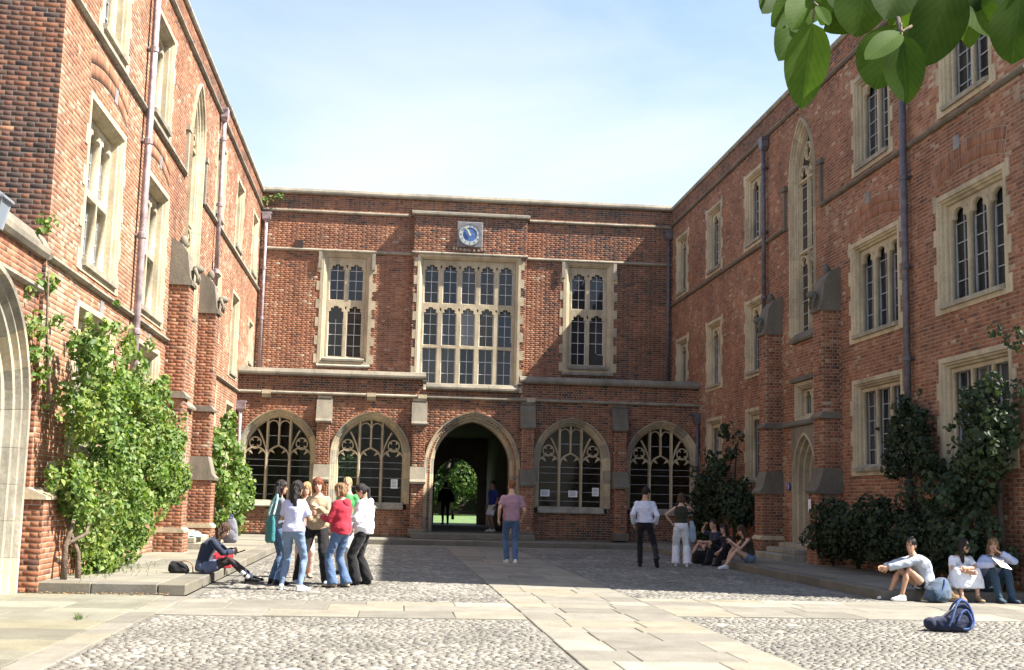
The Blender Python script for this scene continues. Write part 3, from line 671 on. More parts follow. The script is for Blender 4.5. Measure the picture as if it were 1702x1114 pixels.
    SP = [(0.22, -0.02), (0.22, 0.08), (0.18, 0.07), (0.165, 0.02), (0.12, 0.018), (0.10, -0.03), (0.05, -0.05), (0.04, -0.08), (0.0, -0.10), (0.0, -0.30), (0.1, -0.30)]
    arch_stones('arch_stone', so, M, U(ys), sw_, 5.70, sspr, sapx, SP, 'limestone', 0.5)
    m = MB(); zb, zf = -0.20, -0.11; c = U(ys)
    bar(m, [(c, 5.72), (c, 9.9)], 0.11, zb, zf)
    for vv in (6.35, 7.75): pass
    for yb, yt in ((7.62, 7.86), (9.5, 9.72)):
        bar(m, [(c-sw_, yt), (c+sw_, yt)], 0.11, zb+0.002, zf-0.004)
    for sp_ in (7.40, 9.75):
        for q in (-1, 1):
            xm = c+q*sw_/2; bar(m, [(xm+0.31*math.cos(R(t)), sp_+0.34*math.sin(R(t))) for t in range(0, 181, 15)], 0.075, zb+0.004, zf-0.007)
            for t in (50, 130): m.add(*_cusp(xm, sp_, 0.31, R(t), 0.07, zb+0.03, zf-0.03))
    bar(m, arcpts(c, 10.42, 0.22, 0, 360, 18), 0.09, zb+0.005, zf-0.009); foil(m, c, 10.42, 0.20, 0.06, zb+0.03, zf-0.03)
    Rr = (sw_**2+(sapx-sspr)**2)/(2*sw_)
    bar(m, [(c+x, sspr+math.sqrt(max(0, Rr*Rr-(abs(x)+Rr-sw_)**2))) for x in np.linspace(-sw_, sw_, 25)], 0.11, zb-0.01, zf-0.015)
    for q in (-1, 1): bar(m, [(c+q*sw_, 5.72), (c+q*sw_, 9.77)], 0.11, zb-0.011, zf-0.016)
    m.build('tracery', 'limestone', so)
    for q in (-1, 1):
        for v0_, v1_ in ((5.74, 7.74), (7.78, 9.75)): MB().box(c+q*sw_/2-sw_/2+0.02, c+q*sw_/2+sw_/2-0.02, v0_, v1_, -0.225, -0.215).build('pane', 'glass', so)
    pr = [(c-sw_, 9.76), (c+sw_, 9.76)]+[(c+x, sspr+math.sqrt(max(0, Rr*Rr-(abs(x)+Rr-sw_)**2))) for x in np.linspace(sw_, -sw_, 17)]
    MB().add([(x, y, -0.22) for x, y in pr], [tuple(range(len(pr)))]).build('pane', 'glass', so)
    gb = MB()
    for k in range(12): gb.box(c-sw_, c+sw_, 5.95+k*0.33, 5.97+k*0.33, -0.212, -0.20)
    gb.build('saddle_bars', 'lead_bar', so)
    # porch: square window, door with four-centred head, steps
    window(w, M, c, 3.68, 4.34, 0.55, 2, [(0.05, 0.61, 0.22)], 'tre', sw=0.17, rd=0.16, quoin=0, sill=False)
    MB().prism([(3.42, -0.1), (3.42, 0.10), (3.47, 0.12), (3.56, 0.03), (3.56, -0.1)], c-1.55, c+1.55).build('door_string', smat, w, PL(w, M))
    MB().prism([(4.52, 0), (4.52, 0.10), (4.60, 0.12), (4.66, 0.02), (4.66, 0)], c-0.85, c+0.85).build('label_mould', smat, w, PL(w, M))
    dz = 0.52
    # square frame of the doorway with the arch opening cut through it
    dw, dspr, dapx = 0.80, 2.15, 3.18
    hole = [(c-dw, dz-0.02)]+[(c-archx(dw, dspr, dapx, v), v) for v in np.linspace(dspr, dapx-0.004, 12)]+[(c+archx(dw, dspr, dapx, v), v) for v in np.linspace(dapx-0.004, dspr, 12)]+[(c+dw, dz-0.02)]
    dm = plate([[(c-0.98, dz-0.02), (c-0.98, 3.42), (c+0.98, 3.42), (c+0.98, dz-0.02)][::-1]+[] , hole] if False else [[(c-0.98, dz-0.04), (c-dw, dz-0.04)]+hole[1:-1]+[(c+dw, dz-0.04), (c+0.98, dz-0.04), (c+0.98, 3.415), (c-0.98, 3.415)]], 0.12, 'doorway', 'limestone_worn_shade')  # darker stone puts the doorway's shade into the plate colour
    do = link('doorway', dm, w, PL(w, M) @ Matrix.Translation((0, 0, -0.03)))
    DP = [(0.06, -0.05), (0.05, 0.03), (0.0, 0.03), (-0.02, -0.07), (-0.07, -0.09), (-0.085, -0.20), (-0.14, -0.22), (-0.155, -0.34), (-0.21, -0.36), (-0.225, -0.62), (0.06, -0.62)]
    for st in arch_stones('jamb_stone', do, M, c, dw, dz, dspr, dapx, DP, 'limestone', 0.6): st.location.z = 0.05
    simple('oak_door', (0.10, 0.055, 0.03), 0.6, 0.3, 20) if 'oak_door' not in MATS else None
    dl = MB().box(c-dw-0.1, c+dw+0.1, dz, dapx+0.1, -0.60, -0.54).build('door', 'oak_door', do)
    for k in range(-2, 3): MB().box(c+k*0.24-0.012, c+k*0.24+0.012, dz, dapx, -0.54, -0.525).build('batten', 'oak_door', dl)
    disc(0.04, 0.06, 0, 0.02, 16).build('door_ring', 'iron_pipe', dl, Matrix.Translation((c+0.35, 1.5, -0.525)))
    for k, (zt, pr_) in enumerate(((0.29, 0.98), (0.41, 0.66), (0.52, 0.34))):
        bevel_mesh(MB().box(c-1.1, c+1.1, 0.0 if k == 0 else zt-0.12, zt, -0.02+0.001*k, pr_).build('door_step', 'limestone_grey', w, PL(w, M)).data, 0.015)
    # buttresses flanking the bay
    for yb in (27.25, 31.45):
        hw = 0.29; p = 0.45; p2 = 0.57; u = U(yb)
        def side(uu, out): 
            y = s*uu
            return y
        FW = M @ Matrix.Translation((0, 0, p)); FW2 = M @ Matrix.Translation((0, 0, p2))
        ynear, yfar = yb-hw, yb+hw; sx = 1 if left else -1
        def fn(Y, nn): return frame((0, Y, 0), (1, 0, 0) if nn < 0 else (-1, 0, 0), (0, nn, 0))
        def ur(pp, nn):
            q = sorted((x0, x0+sx*pp)); return q if nn < 0 else [-q[1], -q[0]]
        faces = [(FW, u-hw, u+hw, 2.30, 5.9), (FW2, u-hw-0.02, u+hw+0.02, 0.62, 1.72)]
        for nn, Y, Y2 in ((-1, ynear, ynear-0.02), (1, yfar, yfar+0.02)):
            q = ur(p, nn); faces.append((fn(Y, nn), q[0], q[1], 2.30, 5.9)); q = ur(p2, nn); faces.append((fn(Y2, nn), q[0], q[1], 0.62, 1.72))
        bt = block('buttress', w, faces, dark=0.05)
        bm_ = 'limestone_worn_shade' if left else 'limestone_dark'
        MB().prism([(5.9, 0), (5.9, p+0.05), (5.97, p+0.06), (6.06, p+0.0), (6.62, 0.37), (6.80, 0.24), (6.95, 0.0)], u-hw-0.04, u+hw+0.04).build('weathering_stone', bm_, bt, PL(w, M))
        # weathered carved beast crouching on the slope
        m = MB(); m.loft([[(u+0.10*a*k+0.0, 6.05+0.14*i+0.10*b*k, 0.42-0.055*i+0.09*b*k) for a, b in [(math.cos(2*math.pi*j/8), math.sin(2*math.pi*j/8)) for j in range(8)]] for i, k in enumerate((0.7, 1.25, 1.3, 1.0, 0.95, 1.15, 0.6))])
        m.ell((u, 6.30, 0.56), (0.10, 0.10, 0.14), 10, 6); m.ell((u, 6.92, 0.22), (0.09, 0.14, 0.09), 8, 6)
        for q in (-1, 1): m.tube([(u+q*0.09, 6.30, 0.50), (u+q*0.12, 6.12, 0.58), (u+q*0.12, 5.98, 0.56)], [0.05, 0.04, 0.03], 6)
        m.build('carved_beast', bm_, bt, PL(w, M), smooth=True)
        MB().prism([(1.72, 0), (1.72, p2+0.06), (1.78, p2+0.08), (1.88, p2-0.01), (2.30, p), (2.30, 0)], u-hw-0.06, u+hw+0.06).build('offset_stone', bm_, bt, PL(w, M))
        MB().prism([(3.42, 0), (3.42, p+0.05), (3.47, p+0.07), (3.56, p), (3.56, 0)], u-hw-0.05, u+hw+0.05).build('string_stone', bm_, bt, PL(w, M))
        MB().prism([(0.55, 0), (0.55, p2+0.07), (0.60, p2+0.07), (0.66, p2), (0.66, 0)], u-hw-0.07, u+hw+0.07).build('plinth_stone', 'limestone', bt, PL(w, M))
        faces = [(M @ Matrix.Translation((0, 0, p2+0.05)), u-hw-0.06, u+hw+0.06, 0.05, 0.55)]
        for nn, Y in ((-1, ynear-0.06), (1, yfar+0.06)): q = ur(p2+0.05, nn); faces.append((fn(Y, nn), q[0], q[1], 0.05, 0.55))
        block('buttress_base', w, faces)
    # small slate blocks set in the brickwork
    for y in (21.0, 25.2):
        for v in (8.15,) + ((4.45,) if left else ()): MB().box(U(y)-0.12, U(y)+0.12, v-0.13, v+0.13, -0.01, 0.014).build('slate_block', 'slate_block', w, PL(w, M))
    # core that fills the building, roof
    xi, xo = (XL-7.5, XL-0.80) if left else (XR+0.80, XR+8)
    boxin(w, 'core', 'interior', xi, xo, yn+0.35, yf+0.3, 0, 11.9)
    MB().box(xi if left else x0+0.02, x0-0.02 if left else xo, yn+0.02, yf+9.5, 11.95, 12.05).build('roof', 'roof_lead', w, Matrix.Translation(-Vector(w.location)))
    return w
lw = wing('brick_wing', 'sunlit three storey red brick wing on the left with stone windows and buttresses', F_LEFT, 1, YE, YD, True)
rw = wing('brick_wing', 'shaded three storey red brick wing on the right with stone windows and buttressed porch', F_RIGHT, -1, YR, YD, False)
# end walls facing the camera
F_LE = frame((0, YE, 0), (1, 0, 0), (0, -1, 0))
wall('end_wall', lw, F_LE, XL-7.5, XL, 0.0, 12.25, parts=300, dark=0.45, tone=-0.40)
F_RE = frame((0, YR, 0), (1, 0, 0), (0, -1, 0))
wall('end_wall', rw, F_RE, XR, XR+8, 0.0, 12.25)
course('coping_stone', lw, F_LE, raised([(-0.35, 0), (0.05, 0), (0.08, 0.10), (-0.35, 0.2)], 12.251), XL-7.5, XL-0.1, 'limestone_grey')
course('coping_stone', rw, F_RE, raised([(-0.35, 0), (0.05, 0), (0.08, 0.10), (-0.35, 0.2)], 12.251), XR+0.1, XR+8, 'limestone_grey')
# outer walls so that the wings read as solid from the side
wall('outer_wall', rw, frame((XR+8, 0, 0), (0, 1, 0), (1, 0, 0)), YR, YR+4, 0, 12.25)
# low plinth at the near corner of the left wing, with a sloped stone cap
bl = block('corner_plinth', lw, [(frame((XL+0.24, 0, 0), (0, 1, 0), (1, 0, 0)), YE-0.12, YE+2.2, 0.0, 1.26), (frame((0, YE-0.12, 0), (1, 0, 0), (0, -1, 0)), XL-0.12, XL+0.24, 0.0, 1.26)])
MB().prism([(XL-0.15, 1.26), (XL+0.28, 1.26), (XL+0.28, 1.31), (XL+0.02, 1.42), (XL-0.15, 1.42)], YE-0.16, YE+2.2, 1).build('plinth_stone', 'limestone', bl, Matrix.Translation(-Vector(lw.location)))
# ---------------------------------------------------------------- down pipes (parts of the wings)
def pipe(parent, M, u, v0, v1, r=0.055, hopper=True, mat='iron_pipe', out=0.10):
    m = MB(); m.loft([[(u+r*math.cos(2*math.pi*k/12), v, out+r*math.sin(2*math.pi*k/12)) for k in range(12)] for v in (v0, v1)])
    o = m.build('downpipe', mat, parent, PL(parent, M), smooth=True)
    v = v0+0.4
    while v < v1-0.2:
        MB().loft([[(u+(r+e)*math.cos(2*math.pi*k/12), vv, out+(r+e)*math.sin(2*math.pi*k/12)) for k in range(12)] for vv, e in ((v-0.06, 0.002), (v-0.05, 0.016), (v+0.05, 0.016), (v+0.06, 0.002))]).build('pipe_collar', mat, o)
        MB().box(u-0.11, u+0.11, v-0.02, v+0.02, 0.0, 0.05).build('pipe_bracket', mat, o); v += 1.83
    if hopper:
        h = MB(); h.loft([[(u-a, v1-0.05+y, out-b), (u+a, v1-0.05+y, out-b), (u+a, v1-0.05+y, out+b), (u-a, v1-0.05+y, out+b)] for y, a, b in ((0, 0.07, 0.07), (0.10, 0.15, 0.095), (0.28, 0.15, 0.097), (0.30, 0.18, 0.099), (0.36, 0.18, 0.0991))])
        h.build('hopper_head', mat, o)
pipe(lw, F_LEFT, 23.25, 0.3, 12.0, 0.07, mat='pipe_pale', out=0.13); pipe(lw, F_LEFT, 32.95, 6.9, 11.5, 0.06, mat='pipe_pale', out=0.12)
pipe(rw, F_RIGHT, -32.35, 6.7, 11.3, 0.06, out=0.12); pipe(rw, F_RIGHT, -23.05, 0.3, 12.0, 0.07, out=0.13)
pipe(hall, F_HALL, XL+0.20, 5.4, 11.2, 0.06, mat='pipe_pale'); pipe(hall, F_HALL, XR-0.15, 5.4, 11.2, 0.06, mat='iron_pipe')
pipe(clo, F_CLO, XL+0.14, 0.4, 4.05, 0.055, mat='pipe_pale', out=0.11); pipe(clo, F_CLO, XR-0.10, 0.4, 4.1, 0.055, out=0.11)
# ---------------------------------------------------------------- screen wall with a great arch at the near left
scr = thing('screen_wall', (XL-0.06, 14.0, 0), 'sunlit brick screen wall with tall moulded stone arch at the left edge', 'wall')
F_SC = frame((XL-0.06, 0, 0), (0, 1, 0), (1, 0, 0))
wall('brick_wall', scr, F_SC, 8.0, YE, 0.0, 4.62, [arch(15.12, 2.05, 0, 2.2, 4.08)], parts=300, dark=0.0, tone=0.08)
course('coping_stone', scr, F_SC, raised([(-0.4, 0), (0.07, 0), (0.11, 0.06), (0.11, 0.14), (0.02, 0.30), (-0.4, 0.34)], 4.62), 8.0, YE, 'limestone_worn_shade', 0.9)
course('string_stone', scr, F_SC, raised(STR, 4.12), 8.0, 17.5, 'limestone_grey', 1.0)
ga = MB().box(13.0, 17.2, -0.1, 0.004, -0.55, 0.02).build('arch_sill', 'limestone_grey', scr, PL(scr, F_SC))
arch_stones('arch_stone', ga, F_SC, 15.12, 1.74, 0.0, 2.2, 3.80, [(0.36, -0.02), (0.36, 0.11), (0.31, 0.10), (0.29, 0.025), (0.23, 0.02), (0.20, -0.05), (0.13, -0.06), (0.11, -0.16), (0.04, -0.18), (0.0, -0.28), (0.0, -0.60), (0.15, -0.60)], 'limestone', 0.5, mats=['limestone', 'limestone_grey', 'limestone_grey'])
boxin(scr, 'wall_core', 'mortar', XL-0.5, XL-0.44, 8.0, 13.3, 0, 4.62); boxin(scr, 'wall_core', 'mortar', XL-0.5, XL-0.44, 17.1, YE, 0, 4.62)
V, F = strip_arrays([(a, b, CZ+i*0.06-0.32, CZ+i*0.06-0.26) for i in range(78) for a, b in subtract(8.0, YE, [arch(15.12, 1.9, 0, 2.2, 3.95)], i*0.06+0.03)], PL(scr, Matrix.Translation((-0.5, 0, 0)) @ F_SC)); link('inner_wall', mesh_np('inner_wall', V, F, 'mortar'), scr)
# lantern on the screen wall
simple('lamp_metal', (0.25, 0.27, 0.30), 0.4, 0.15, 10, metallic=0.3); glass_mat('lamp_glass', (0.20, 0.23, 0.27))
lan = thing('wall_lantern', (XL-0.06, 14.35, 4.40), 'grey glazed lantern on bracket high on the screen wall at left edge', 'lantern')
m = MB(); m.loft([[(0.30+a*x, a*y, z) for x, y in ((-1, -1), (1, -1), (1, 1), (-1, 1))] for z, a in ((-0.02, 0.11), (0.30, 0.17))]); m.build('lantern_glass', 'lamp_glass', lan)
m = MB(); m.loft([[(0.30+a*x, a*y, z) for x, y in ((-1, -1), (1, -1), (1, 1), (-1, 1))] for z, a in ((0.30, 0.20), (0.33, 0.20), (0.43, 0.06), (0.47, 0.05))]); m.build('lantern_cap', 'lamp_metal', lan)
for x, y in ((-1, -1), (1, -1), (1, 1), (-1, 1)): MB().tube([(0.30+0.112*x, 0.112*y, -0.03), (0.30+0.172*x, 0.172*y, 0.31)], 0.010, 5).build('lantern_bar', 'lamp_metal', lan)
MB().tube([(0, 0, -0.25), (0.12, 0, -0.22), (0.28, 0, -0.12), (0.30, 0, -0.02)], 0.018, 6).build('bracket', 'lamp_metal', lan)
# ---------------------------------------------------------------- ground, cobbles and flagstones
def flag_mat(name, col, dirt):
    m, n, l, b = nt(name)
    oi = n.new('ShaderNodeObjectInfo')
    rr = ramp(n, [(0.0, tuple(c*0.80 for c in col)), (0.25, (col[0]*0.98, col[1]*0.97, col[2]*0.97)), (0.55, tuple(c*1.12 for c in col)), (0.8, (col[0]*1.10, col[1]*1.05, col[2]*0.94)), (1.0, tuple(min(1, c*1.35) for c in col))])
    l.new(oi.outputs['Random'], rr.inputs['Fac'])
    t = noise(n, l, 2.2, 7, 0.65); r1 = ramp(n, [(0.3, (0.78, 0.77, 0.74)), (0.65, (1.08, 1.08, 1.08))]); l.new(t.outputs['Fac'], r1.inputs['Fac'])
    c = mixc(n, l, 1.0, rr.outputs['Color'], r1.outputs['Color'], 'MULTIPLY')
    t2 = noise(n, l, 35, 5, 0.7); r2 = ramp(n, [(0.3, (0.85, 0.85, 0.85)), (0.7, (1.1, 1.1, 1.1))]); l.new(t2.outputs['Fac'], r2.inputs['Fac'])
    c = mixc(n, l, 1.0, c, r2.outputs['Color'], 'MULTIPLY')
    t3 = noise(n, l, 0.9, 6, 0.7); r3 = ramp(n, [(0.52, (0, 0, 0)), (0.75, (dirt,)*3)]); l.new(t3.outputs['Fac'], r3.inputs['Fac'])
    c = mixc(n, l, r3.outputs['Color'], c, (0.13, 0.12, 0.095))
    l.new(c, b.inputs['Base Color']); b.inputs['Roughness'].default_value = 0.85; b.inputs['Specular IOR Level'].default_value = 0.3
    bump(n, l, t2.outputs['Fac'], 0.35, 0.012, b); return m
flag_mat('flagstone', (0.205, 0.192, 0.160), 0.5); flag_mat('flagstone_green', (0.180, 0.174, 0.135), 0.55); flag_mat('kerbstone', (0.155, 0.145, 0.122), 0.6)
simple('earth', (0.145, 0.135, 0.114), 0.95, 0.35, 3, 0.4, 50)
def cobble_mat():
    m, n, l, b = nt('cobble')
    a = n.new('ShaderNodeAttribute'); a.attribute_name = 'bc'
    r = ramp(n, [(0.0, (0.100, 0.094, 0.088)), (0.25, (0.138, 0.130, 0.116)), (0.6, (0.182, 0.171, 0.150)), (0.85, (0.228, 0.214, 0.187)), (1.0, (0.30, 0.29, 0.26))])
    l.new(a.outputs['Fac'], r.inputs['Fac'])
    t3 = noise(n, l, 60, 4, 0.7); r3 = ramp(n, [(0.25, (0.8, 0.8, 0.8)), (0.7, (1.12, 1.12, 1.12))]); l.new(t3.outputs['Fac'], r3.inputs['Fac'])
    t4 = noise(n, l, 0.7, 6, 0.65); r4 = ramp(n, [(0.35, (0.72, 0.72, 0.70)), (0.62, (1.10, 1.09, 1.06))]); l.new(t4.outputs['Fac'], r4.inputs['Fac'])
    cc = mixc(n, l, 1.0, r.outputs['Color'], r3.outputs['Color'], 'MULTIPLY'); l.new(mixc(n, l, 1.0, cc, r4.outputs['Color'], 'MULTIPLY'), b.inputs['Base Color']); b.inputs['Roughness'].default_value = 0.75
    b.inputs['Specular IOR Level'].default_value = 0.35; return m
cobble_mat()
link('ground', MB().add([(-300, -200, -0.03), (300, -200, -0.03), (300, 400, -0.03), (-300, 400, -0.03)], [(0, 1, 2, 3)]).mesh('ground', 'earth'), kind='structure')
court = link('cobbled_court', MB().add([(-2.7, 2, -0.005), (16, 2, -0.005), (16, 37.9, -0.005), (-2.7, 37.9, -0.005)], [(0, 1, 2, 3)]).mesh('cobbled_court', 'earth'), kind='structure')
NS = 6
def cobble_arrays(P, rad, asp, ang, hgt, col):
    n = len(P); k = np.arange(NS)*2*np.pi/NS
    wob = 1+rng.uniform(-0.18, 0.18, (n, NS)); cx = np.cos(k)[None]*rad[:, None]*wob; cy = np.sin(k)[None]*(rad*asp)[:, None]*wob
    ca, sa = np.cos(ang)[:, None], np.sin(ang)[:, None]; X, Y = cx*ca-cy*sa, cx*sa+cy*ca
    z0 = np.full((n, NS), -0.016)
    r0 = np.stack([P[:, :1]+X, P[:, 1:2]+Y, z0], 2); r1 = np.stack([P[:, :1]+X*0.80, P[:, 1:2]+Y*0.80, z0*0+(hgt*0.62)[:, None]+rng.normal(0, 0.0015, (n, NS))], 2)
    top = np.stack([P[:, 0]+rng.normal(0, 0.006, n), P[:, 1]+rng.normal(0, 0.006, n), hgt], 1)[:, None]
    V = np.concatenate([r0, r1, top], 1); m = 2*NS+1
    f = []
    for i in range(NS): j = (i+1) % NS; f += [(i, j, NS+j), (i, NS+j, NS+i), (NS+i, NS+j, 2*NS)]
    F = (np.arange(n)[:, None, None]*m+np.array(f)[None]).reshape(-1, 3)
    return V.reshape(-1, 3), F, np.repeat(col, 3*NS)
def cobble_field(x0, x1, y0, y1, px=0.115, py=0.088):
    nx, ny = int((x1-x0)/px), int((y1-y0)/py); gx, gy = np.meshgrid(np.arange(nx), np.arange(ny))
    P = np.stack([x0+(gx+0.5+0.5*(gy % 2))*px, y0+(gy+0.5)*py], 2).reshape(-1, 2)+rng.normal(0, 1, (nx*ny, 2))*(0.018, 0.014)
    return P[(P[:, 0] > x0+0.04) & (P[:, 0] < x1-0.04) & (P[:, 1] > y0+0.03) & (P[:, 1] < y1-0.03)]
P = np.concatenate([cobble_field(-2.62, 1.70, 8.2, 14.72, 0.086, 0.066), cobble_field(3.70, 9.0, 8.2, 15.45, 0.086, 0.066), cobble_field(-2.55, 1.70, 17.0, 36.2, 0.110, 0.088), cobble_field(3.70, 7.62, 18.25, 36.2, 0.110, 0.088)])
n_ = len(P); rad = rng.uniform(0.036, 0.052, n_); rad[P[:, 1] > 16.9] *= 1.28; asp = rng.uniform(0.62, 0.95, n_); ang = rng.normal(0, 0.35, n_); hgt = rng.uniform(0.001, 0.008, n_)
cl_ = np.clip(rng.normal(0.55, 0.2, n_)+0.10*np.sin(P[:, 0]*1.7)*np.sin(P[:, 1]*1.3+1), 0, 1)
big = rng.random(n_) < 0.012; rad[big] *= 2.1; cl_[big] = 1.0; hgt[big] = 0.012
# the cobbles that show largest are objects of their own
A = np.concatenate([P, np.zeros((n_, 1))], 1) @ np.array(CAMI)[:3, :3].T + np.array(CAMI)[:3, 3]
vis = (np.abs(A[:, 0]/-A[:, 2]) < 0.41) & (np.abs(A[:, 1]/-A[:, 2]) < 0.268) & (A[:, 2] < -1)
scr_ = np.where(vis, rad/-A[:, 2], 0); idx = np.argsort(-scr_)[:300]; keep = np.ones(n_, bool); keep[idx] = False
V, F, c = cobble_arrays(P[keep], rad[keep], asp[keep], ang[keep], hgt[keep], cl_[keep]); link('cobbles', mesh_np('cobbles', V, F, 'cobble', True, c), court, kind='stuff')
CMS = []
for q in range(14):
    V, F, c = cobble_arrays(np.zeros((1, 2)), np.array([0.055]), np.array([0.6+0.025*q]), np.array([0.0]), np.array([0.016]), np.array([0.28+0.05*q])); CMS.append(mesh_np('cobble', V, F, 'cobble', True, c))
for i in idx: link('cobble', CMS[int(rng.integers(14))], court, Matrix.Translation((P[i, 0], P[i, 1], 0)) @ Matrix.Rotation(ang[i], 4, 'Z') @ Matrix.Diagonal((rad[i]/0.055, rad[i]/0.055, 1, 1)))

def slab(parent, x0, x1, y0, y1, z, mat, th=0.06, gap=0.004, tilt=0.002):
    cx_, cy_ = (x0+x1)/2, (y0+y1)/2; a, b = (x1-x0)/2-gap, (y1-y0)/2-gap; e = 0.010
    j = [random.uniform(-0.006, 0.006) for _ in range(8)]
    base = [(-a+j[0], -b+j[1]), (a+j[2], -b+j[3]), (a+j[4], b+j[5]), (-a+j[6], b+j[7])]
    def zz(x, y): return tx*x+ty*y
    tx, ty = random.gauss(0, tilt), random.gauss(0, tilt); zo = random.gauss(0, 0.0015)
    rings = [[(x, y, -th) for x, y in base], [(x, y, -0.006+zz(x, y)+zo) for x, y in base], [(x*(1-e/a), y*(1-e/b), zz(x, y)+zo) for x, y in base]]
    me = MB().loft(rings).mesh('flagstone', mat); return link('flagstone', me, parent, Vector((cx_, cy_, z)))
def pave(name, x0, x1, y0, y1, z, mat, row=(0.45, 0.8), col=(0.5, 1.1), along='y', parent=None):
    """rows of slabs; along = the direction in which rows follow each other"""
    p = parent or link(name, MB().add([(x0, y0, z-0.02), (x1, y0, z-0.02), (x1, y1, z-0.02), (x0, y1, z-0.02)], [(0, 1, 2, 3)]).mesh(name, 'earth'), kind='structure')
    a0, a1, b0, b1 = (y0, y1, x0, x1) if along == 'y' else (x0, x1, y0, y1)
    q = a0
    while q < a1-0.01:
        h = random.uniform(*row); q2 = q+h if a1-(q+h) > row[0]*0.7 else a1; t = b0+0.0
        first = True
        while t < b1-0.01:
            w_ = random.uniform(*col)*(random.uniform(0.5, 1) if first else 1); first = False; t2 = t+w_ if b1-(t+w_) > col[0]*0.6 else b1
            if along == 'y': slab(p, t, t2, q, q2, z, mat)
            else: slab(p, q, q2, t, t2, z, mat)
            t = t2
        q = q2
    return p
pave('flagstone_path', 1.72, 3.68, 6.0, 37.15, 0.010, 'flagstone', (0.5, 0.95), (0.55, 1.0))
pave('flagstone_band', -2.62, 1.715, 14.75, 16.95, 0.009, 'flagstone', (0.6, 0.95), (0.7, 1.25))
pave('flagstone_band', 3.685, 12.5, 15.5, 18.2, 0.009, 'flagstone', (0.55, 0.95), (0.7, 1.3))
pave('border_strip', -2.96, -2.63, 6.0, 17.3, 0.011, 'flagstone', (0.33, 0.33), (0.8, 1.3), along='x')
pave('flagstone_paving', -7.6, -2.97, 7.0, 17.42, 0.009, 'flagstone_green', (0.55, 0.95), (0.8, 1.5), along='y')
pave('gutter_strip', -2.62, 7.62, 36.25, 37.12, 0.006, 'flagstone', (0.4, 0.5), (0.8, 1.3))
# terraces raised one step above the court, with kerbs
def kerb(parent, x0, x1, y0, y1, axis, z=TZ, seg=1.25):
    a0, a1 = (x0, x1) if axis == 'x' else (y0, y1); n = max(1, int(round((a1-a0)/seg))); L = (a1-a0)/n
    for i in range(n):
        l_ = L-0.006
        me = MB().box(-l_/2 if axis == 'x' else -(x1-x0)/2, l_/2 if axis == 'x' else (x1-x0)/2, -(y1-y0)/2 if axis == 'x' else -l_/2, (y1-y0)/2 if axis == 'x' else l_/2, -z-0.01, 0.0).mesh('kerbstone', 'kerbstone'); bevel_mesh(me, 0.012)
        c_ = a0+(i+0.5)*L; link('kerbstone', me, parent, Matrix.Translation((c_ if axis == 'x' else (x0+x1)/2, (y0+y1)/2 if axis == 'x' else c_, z+random.uniform(-0.004, 0.004))))
tl = pave('terrace', XL+0.02, -3.10, 17.9, 37.5, TZ, 'flagstone', (0.7, 1.1), (0.8, 1.2))
kerb(tl, -3.09, -2.72, 17.5, 37.5, 'y'); kerb(tl, XL+0.05, -3.10, 17.5, 17.89, 'x', seg=1.0)
trr = pave('terrace', 8.12, XR-0.02, 19.25, 37.5, TZ, 'flagstone', (0.7, 1.1), (0.8, 1.2))
kerb(trr, 7.75, 8.11, 19.24, 37.5, 'y'); kerb(trr, 7.75, 14.0, 18.88, 19.23, 'x')
tf = pave('terrace', XL+0.02, XR-0.02, 37.88, YC-0.02, TZ, 'flagstone', (0.6, 0.9), (0.8, 1.2))
kerb(tf, XL+0.1, XR-0.1, 37.51, 37.87, 'x')
st_ = MB().box(0.75, 4.65, 38.7, YC-0.03, TZ+0.002, CZ+0.006); so_ = st_.build('entrance_step', 'kerbstone', None, None, kind='structure'); bevel_mesh(so_.data, 0.015)
for x, y in ((-3.9, 17.42), (-4.3, 17.40), (-3.4, 17.43)): pass
# garden behind the passage
simple('lawn_green', (0.085, 0.14, 0.04), 0.9, 0.35, 1.2, 0.5, 30); simple('rubble', (0.30, 0.25, 0.19), 0.9, 0.5, 1.3, 0.5, 9)
link('lawn', MB().add([(-60, 54.0, 0.33), (60, 54.0, 0.33), (60, 180, 0.33), (-60, 180, 0.33)], [(0, 1, 2, 3)]).mesh('lawn', 'lawn_green'), kind='structure')
gw = thing('garden_wall', (0, 100, 0.3), 'low pale rubble wall across the lawn seen through the archway', 'wall')
xx = -16.0
while xx < 24:
    w_ = random.uniform(0.8, 1.8); h_ = random.uniform(0.6, 1.25); m = MB(); m.loft([[(xx+a*w_, b, z*h_) for a, b in ((0.02+e, -0.3+e), (0.98-e, -0.3+e), (0.98-e, 0.3-e), (0.02+e, 0.3-e))] for z, e in ((0, 0), (0.7, 0.02), (1.0, 0.08))])
    m.build('rubble_stone', 'rubble', gw); xx += w_
# ---------------------------------------------------------------- foliage
def leaf_mat(name, stops, trans=0.35, rough=0.5):
    m, n, l, b = nt(name); a = n.new('ShaderNodeAttribute'); a.attribute_name = 'bc'
    r = ramp(n, stops); l.new(a.outputs['Fac'], r.inputs['Fac']); l.new(r.outputs['Color'], b.inputs['Base Color']); b.inputs['Roughness'].default_value = rough
    b.inputs['Specular IOR Level'].default_value = 0.35
    tr = n.new('ShaderNodeBsdfTranslucent'); g = mixc(n, l, 1.0, r.outputs['Color'], (1.25, 1.5, 0.55), 'MULTIPLY'); l.new(g, tr.inputs['Color'])
    mx = n.new('ShaderNodeMixShader'); mx.inputs[0].default_value = trans; l.new(b.outputs[0], mx.inputs[1]); l.new(tr.outputs[0], mx.inputs[2]); l.new(mx.outputs[0], n['Material Output'].inputs['Surface']); return m
leaf_mat('ivy_leaf', [(0, (0.03, 0.07, 0.016)), (0.35, (0.075, 0.14, 0.03)), (0.7, (0.145, 0.215, 0.05)), (1.0, (0.25, 0.29, 0.085))])
